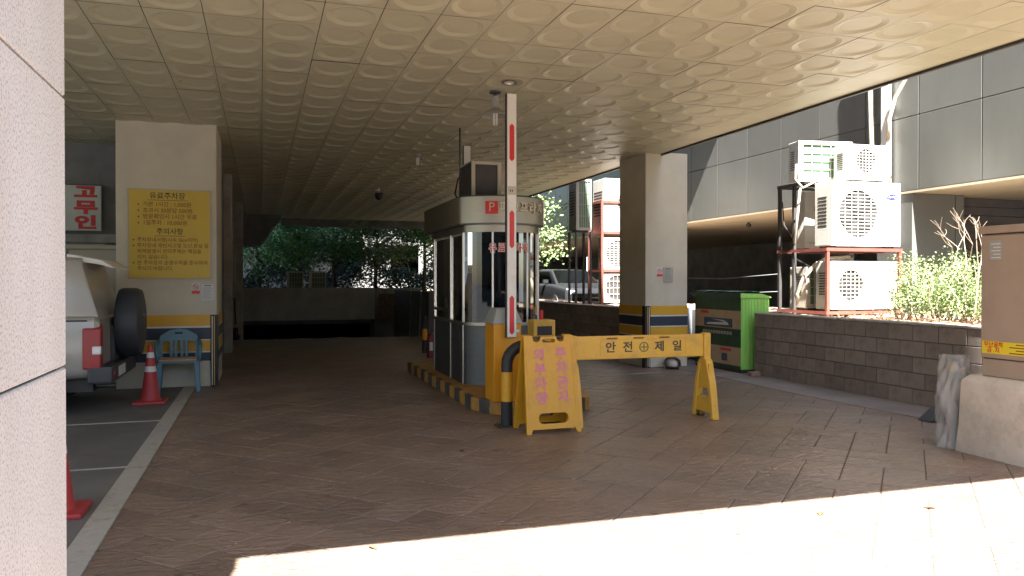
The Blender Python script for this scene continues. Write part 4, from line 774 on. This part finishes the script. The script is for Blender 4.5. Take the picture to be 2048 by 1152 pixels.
# ------------------------------------------------------------------ cars
def sect(x, hw, z0, z1, rb=.12, rt=.10, tum=0.0):
    pts = arc(hw - rb, z0 + rb, rb, -90, 0, 3) + arc(hw - rt - tum, z1 - rt, rt, 0, 90, 3); L_ = [(-p[0], p[1]) for p in pts[::-1]]; return [(x, p[0], p[1]) for p in pts + L_]
def wheel(t, x, y, r, w_):
    s = 1 if y > 0 else -1
    tr = MB(); prof = [(r * .62, -w_ / 2), (r * .95, -w_ / 2), (r, -w_ / 2 + .03), (r, w_ / 2 - .03), (r * .95, w_ / 2), (r * .62, w_ / 2)]; tr.lathe(prof, 24); W = tr.obj('wheel', BLACK, t, smooth='auto'); W.location = (x, y, r); W.rotation_euler = (R(90), 0, 0)
    rm = MB(); rm.lathe([(.0, w_ / 2 + .004), (r * .2, w_ / 2 + .01), (r * .6, w_ / 2 + .002), (r * .63, w_ / 2 + .006)], 20, cap=False) if s < 0 else rm.lathe([(.0, -w_ / 2 - .004), (r * .2, -w_ / 2 - .01), (r * .6, -w_ / 2 - .002), (r * .63, -w_ / 2 - .006)], 20, cap=False); rm.obj('rim', STEELD, W, smooth='auto')
# SUV: local +x is its rear, y -0.9 is the flank towards the driveway entrance
sv = thing('parked_car', 'silver off road car with covered spare wheel parked beside the striped pillar', 'car', (-1.77, 10.92, .006))
MB().loft([sect(-4.2, .72, .45, .85), sect(-4.1, .84, .40, .98), sect(-2.9, .9, .40, 1.08), sect(-2.0, .91, .40, 1.12), sect(-.6, .91, .40, 1.14, .12, .06), sect(-.05, .90, .42, 1.14, .12, .06), sect(.0, .86, .46, 1.10, .12, .06)]).obj('body', SUVB, sv, smooth='auto')
MB().loft([sect(-3.05, .84, 1.02, 1.10, .02, .02, .03), sect(-2.45, .84, 1.02, 1.76, .02, .08, .13), sect(-2.2, .85, 1.02, 1.82, .02, .08, .13), sect(-.5, .85, 1.02, 1.84, .02, .08, .13), sect(-.22, .85, 1.02, 1.82, .02, .09, .13), sect(-.03, .84, 1.02, 1.16, .02, .03, .05)]).obj('cabin', SUVB, sv, smooth='auto')
def side_y(z): return -.85 + (z - 1.02) * .155
for s in (1, -1):
    for (xa, xb, xt, xu, nm) in ((-2.6, -1.75, -2.25, -1.75, 'front_window'), (-1.68, -.95, -1.68, -.95, 'rear_window'), ):
        q = [(xa, 1.16), (xb, 1.16), (xu, 1.70), (xt, 1.70)]; mb = MB(); mb.add([(x, s * (side_y(z) - .012), z) for x, z in q], [(0, 1, 2, 3)]); mb.obj(nm, CGLASS if s < 0 else CGLASS, sv)
    box('flank_trim', SUVD, sv, (-3.4, s * .925 - .012, .62), (-.35, s * .925 + .012, .72)); box('beltline', DARK, sv, (-2.6, s * .914 - .006, 1.085), (-.12, s * .914 + .006, 1.10)); box('roof_rail', SUVD, sv, (-2.1, s * .66 - .02, 1.85), (-.5, s * .66 + .02, 1.89))
    tlm = MB(); tlm.prism([(s * .76, .53), (s * .925, .53), (s * .925, 1.00), (s * .76, 1.05)], -.17, .022, 'x'); tl_ = tlm.obj('tail_lamp', LAMPR, sv, .02); tc2 = MB(); tc2.box(-.07, min(s * .80, s * .930), .70, .027, max(s * .80, s * .930), .80); tc2.obj('reversing_lamp', LAMPC, tl_, .015)
    for x in (-3.3, -.85): wheel(sv, x, s * .78, .37, .24)
    for x in (-3.3, -.85):
        mb = MB(); plate_hole(mb, ring_pts(x, .40, .46, .44, 24), ring_pts(x, .38, .385, .385, 24), s * .925 - .012, s * .925 + .012); mb.obj('wheel_arch', SUVD, sv)
MB().box(-.12, -.93, .36, .14, .93, .56).obj('rear_bumper', SUVD, sv, .03); MB().box(-4.36, -.88, .34, -4.1, .88, .6).obj('front_bumper', SUVD, sv, .03)
rwq = [(-.215, 1.75), (-.215, 1.75)]; mb = MB(); mb.add([(-.06 + .012, -.70, 1.18), (-.06 + .012, .70, 1.18), (-.225 + .018, .62, 1.74), (-.225 + .018, -.62, 1.74)], [(0, 1, 2, 3)]); mb.obj('rear_glass', CGLASS, sv)
MB().prism([(-.40, 1.80), (-.02, 1.74), (.10, 1.70), (.10, 1.72), (-.02, 1.80), (-.38, 1.87)], -.62, .62, 'y').obj('spoiler', WHITE, sv, .008)
sw = MB(); sw.lathe([(.0, .02), (.36, .02), (.425, .04), (.44, .08), (.44, .24), (.415, .29), (.33, .31), (.0, .315)], 32); S_ = sw.obj('spare_wheel', TYREC, sv, smooth='auto'); S_.location = (.02, .16, 1.02); S_.rotation_euler = (0, R(90), 0)
box('wheel_carrier', SUVD, sv, (.0, -.2, .56), (.05, .5, 1.0)); box('number_plate', WHITE, sv, (.141, -.5, .40), (.146, -.02, .52)); box('reflector', RED, sv, (.141, -.86, .45), (.147, -.76, .49)); MB().tube([(-.2, -.55, .30), (.12, -.55, .30)], .03, 10).obj('exhaust', STEELD, sv); box('underbody', DARK, sv, (-4.0, -.7, .25), (-.1, .7, .42)); box('door_handle', STEELD, sv, (.002, .55, .98), (.04, .72, 1.03)); box('wheel_latch', STEELD, sv, (.336, .05, 1.10), (.36, .22, 1.13))
# dark saloon seen over the far block wall
sd = thing('parked_car', 'dark saloon car parked beyond the far block wall by the red rack', 'car', (10.2, 21.6, .0), 90); CARD_ = mat('car_dark', (.03, .032, .035), .2, .3, var=.02)
sd.location = (9.3, 23.4, .55)
MB().loft([sect(-2.3, .65, .40, .68), sect(-2.2, .82, .28, .80), sect(-1.2, .89, .25, .92), sect(1.3, .89, .25, .95), sect(2.1, .84, .28, .92), sect(2.25, .72, .40, .80)]).obj('body', CARD_, sd, smooth='auto')
MB().loft([sect(-1.25, .74, .88, .93, .02, .02), sect(-.5, .74, .88, 1.36, .02, .08, .12), sect(.5, .74, .88, 1.40, .02, .08, .12), sect(1.0, .74, .88, 1.32, .02, .08, .12), sect(1.75, .74, .88, .95, .02, .02)]).obj('cabin', CARD_, sd, smooth='auto')
mb = MB(); mb.add([(-1.22, -.66, .95), (-1.22, .66, .95), (-.52, .56, 1.34), (-.52, -.56, 1.34)], [(0, 1, 2, 3)]); mb.v = [(x - .02, y, z + .012) for x, y, z in mb.v]; mb.obj('windscreen', CGLASS, sd)
for s in (1, -1):
    mb = MB(); mb.add([(-1.0, s * .75, .96), (1.4, s * .75, .96), (.9, s * .66, 1.30), (-.45, s * .66, 1.32)], [(0, 1, 2, 3)]); mb.obj('side_window', CGLASS, sd); box('headlamp', LAMPC, sd, (-2.28, s * .62 - .12, .62), (-2.12, s * .62 + .12, .74)); box('wing_mirror', CARD_, sd, (-.8, s * .9 - .08, .95), (-.68, s * .9 + .08, 1.06))
    for x in (-1.45, 1.4): wheel(sd, x, s * .78, .31, .2)
struct(box('yard_pad', CONCD, None, (7.2, 20.6, .5), (10.4, 27, .549)))

# ------------------------------------------------------------------ ceiling fittings and small things
dl = thing('recessed_downlight', 'round recessed downlight in the ceiling near the barrier arm', 'ceiling light', (2.75, 8.60, CH)); mb = MB(); mb.lathe([(.092, -.004), (.092, -.012), (.070, -.010), (.062, .02)], 24, cap=False); mb.obj('rim', STEEL, dl, smooth='auto'); MB().lathe([(.0, .008), (.064, .008)], 24, cap=False).obj('diffuser', WHITE, dl)
pl_ = thing('pendant_lamp', 'old enamel pendant lamp with a fluorescent bulb beside the barrier arm', 'lamp', (2.72, 9.08, CH)); MB().lathe([(.07, .0), (.07, -.02), (.02, -.03), (.02, -.06)], 16).obj('ceiling_rose', STEELD, pl_, smooth='auto'); MB().lathe([(.032, -.055), (.04, -.06), (.042, -.11), (.035, -.12)], 14).obj('lamp_holder', GREYP, pl_, smooth='auto')
mb = MB(); mb.lathe([(.05, -.115), (.058, -.19), (.085, -.225), (.145, -.26), (.165, -.295), (.160, -.296), (.140, -.265), (.08, -.232), (.05, -.19)], 24, cap=False); mb.obj('lamp_shade', GREYP, pl_, smooth='auto')
def cfl(par, z0, l):
    mb = MB()
    for k in range(4): a = k * 1.57 + .4; mb.cyl(.022 * math.cos(a), .022 * math.sin(a), z0 - l, z0, .011, 8)
    mb.obj('fluorescent_tube', mat('tube_glass', (.78, .76, .72), .25), par, smooth='auto')
cfl(pl_, -.19, .22)
c2 = thing('bare_bulb', 'small bare fluorescent bulb on the dark ceiling behind the booth', 'lamp', (2.71, 13.93, CH)); MB().lathe([(.05, 0), (.05, -.03), (.025, -.05), (.025, -.07)], 14).obj('holder', GREYP, c2, smooth='auto'); cfl(c2, -.07, .13)
cc = thing('security_camera', 'dark dome security camera hanging from the ceiling over the driveway', 'camera', (2.79, 19.3, CH)); MB().tube([(0, 0, 0), (0, 0, -.12)], .02, 10).obj('stem', PAPER, cc); MB().lathe([(.09, -.12), (.1, -.16), (.1, -.2), (.08, -.26), (.04, -.29), (.0, -.3)], 18).obj('dome', BLACK, cc, smooth=True); box('bracket', PAPER, cc, (-.1, -.03, -.08), (.02, .03, -.05))
fx = thing('fire_extinguisher', 'red fire extinguisher standing on the driveway beyond the booth', 'extinguisher', (3.30, 15.6, .0)); MB().lathe([(.0, 0), (.075, 0), (.078, .03), (.078, .40), (.05, .46), (.025, .48), (.025, .52)], 18).obj('cylinder', mat('ext_red', (.2, .02, .02), .4), fx, smooth='auto'); MB().tube([(.0, 0, .52), (.05, 0, .55), (.1, 0, .5), (.11, 0, .25)], .012, 6).obj('hose', BLACK, fx, smooth=True); box('handle', BLACK, fx, (-.08, -.012, .53), (.05, .012, .56)); box('label', PAPER, fx, (-.04, -.081, .15), (.04, -.078, .32))
fbp = thing('striped_bollard', 'straight black and orange bollard beyond the booth island', 'bollard', (3.40, 16.7, 0)); MB().tube([(0, 0, 0), (0, 0, .28)], .055, 14).obj('lower_band', BLACK, fbp, smooth='auto'); MB().tube([(0, 0, .2801), (0, 0, .52)], .056, 14).obj('orange_band', ORG, fbp, smooth='auto'); MB().tube([(0, 0, .5201), (0, 0, .80)], .055, 14).obj('upper_band', BLACK, fbp, smooth='auto')
for k, (x, y, lab) in enumerate(((.62, 4.55, 'curled dry leaf on the sunlit paving by the pillar shadow'), (3.55, 4.3, 'dry leaf on the sunlit paving before the safety barrier'), (4.35, 4.18, 'larger curled leaf on the sunlit paving before the cabinet'), (1.75, 6.9, 'dark scrap on the shaded paving left of the folding sign'))):
    q = random.Random(k); lm = MB(); a = q.uniform(0, 6); dx, dy = math.cos(a) * .05, math.sin(a) * .05; lm.add([(x - dx, y - dy, .004), (x + dy * .5, y - dx * .5, .016), (x + dx, y + dy, .006), (x - dy * .5, y + dx * .5, .012), (x, y, .004)], [(0, 1, 4), (1, 2, 4), (2, 3, 4), (3, 0, 4)]); tag(lm.obj('fallen_leaf', DRYL if k < 3 else DARK, fix=False), lab, 'leaf', 'leaves fallen on the paving')
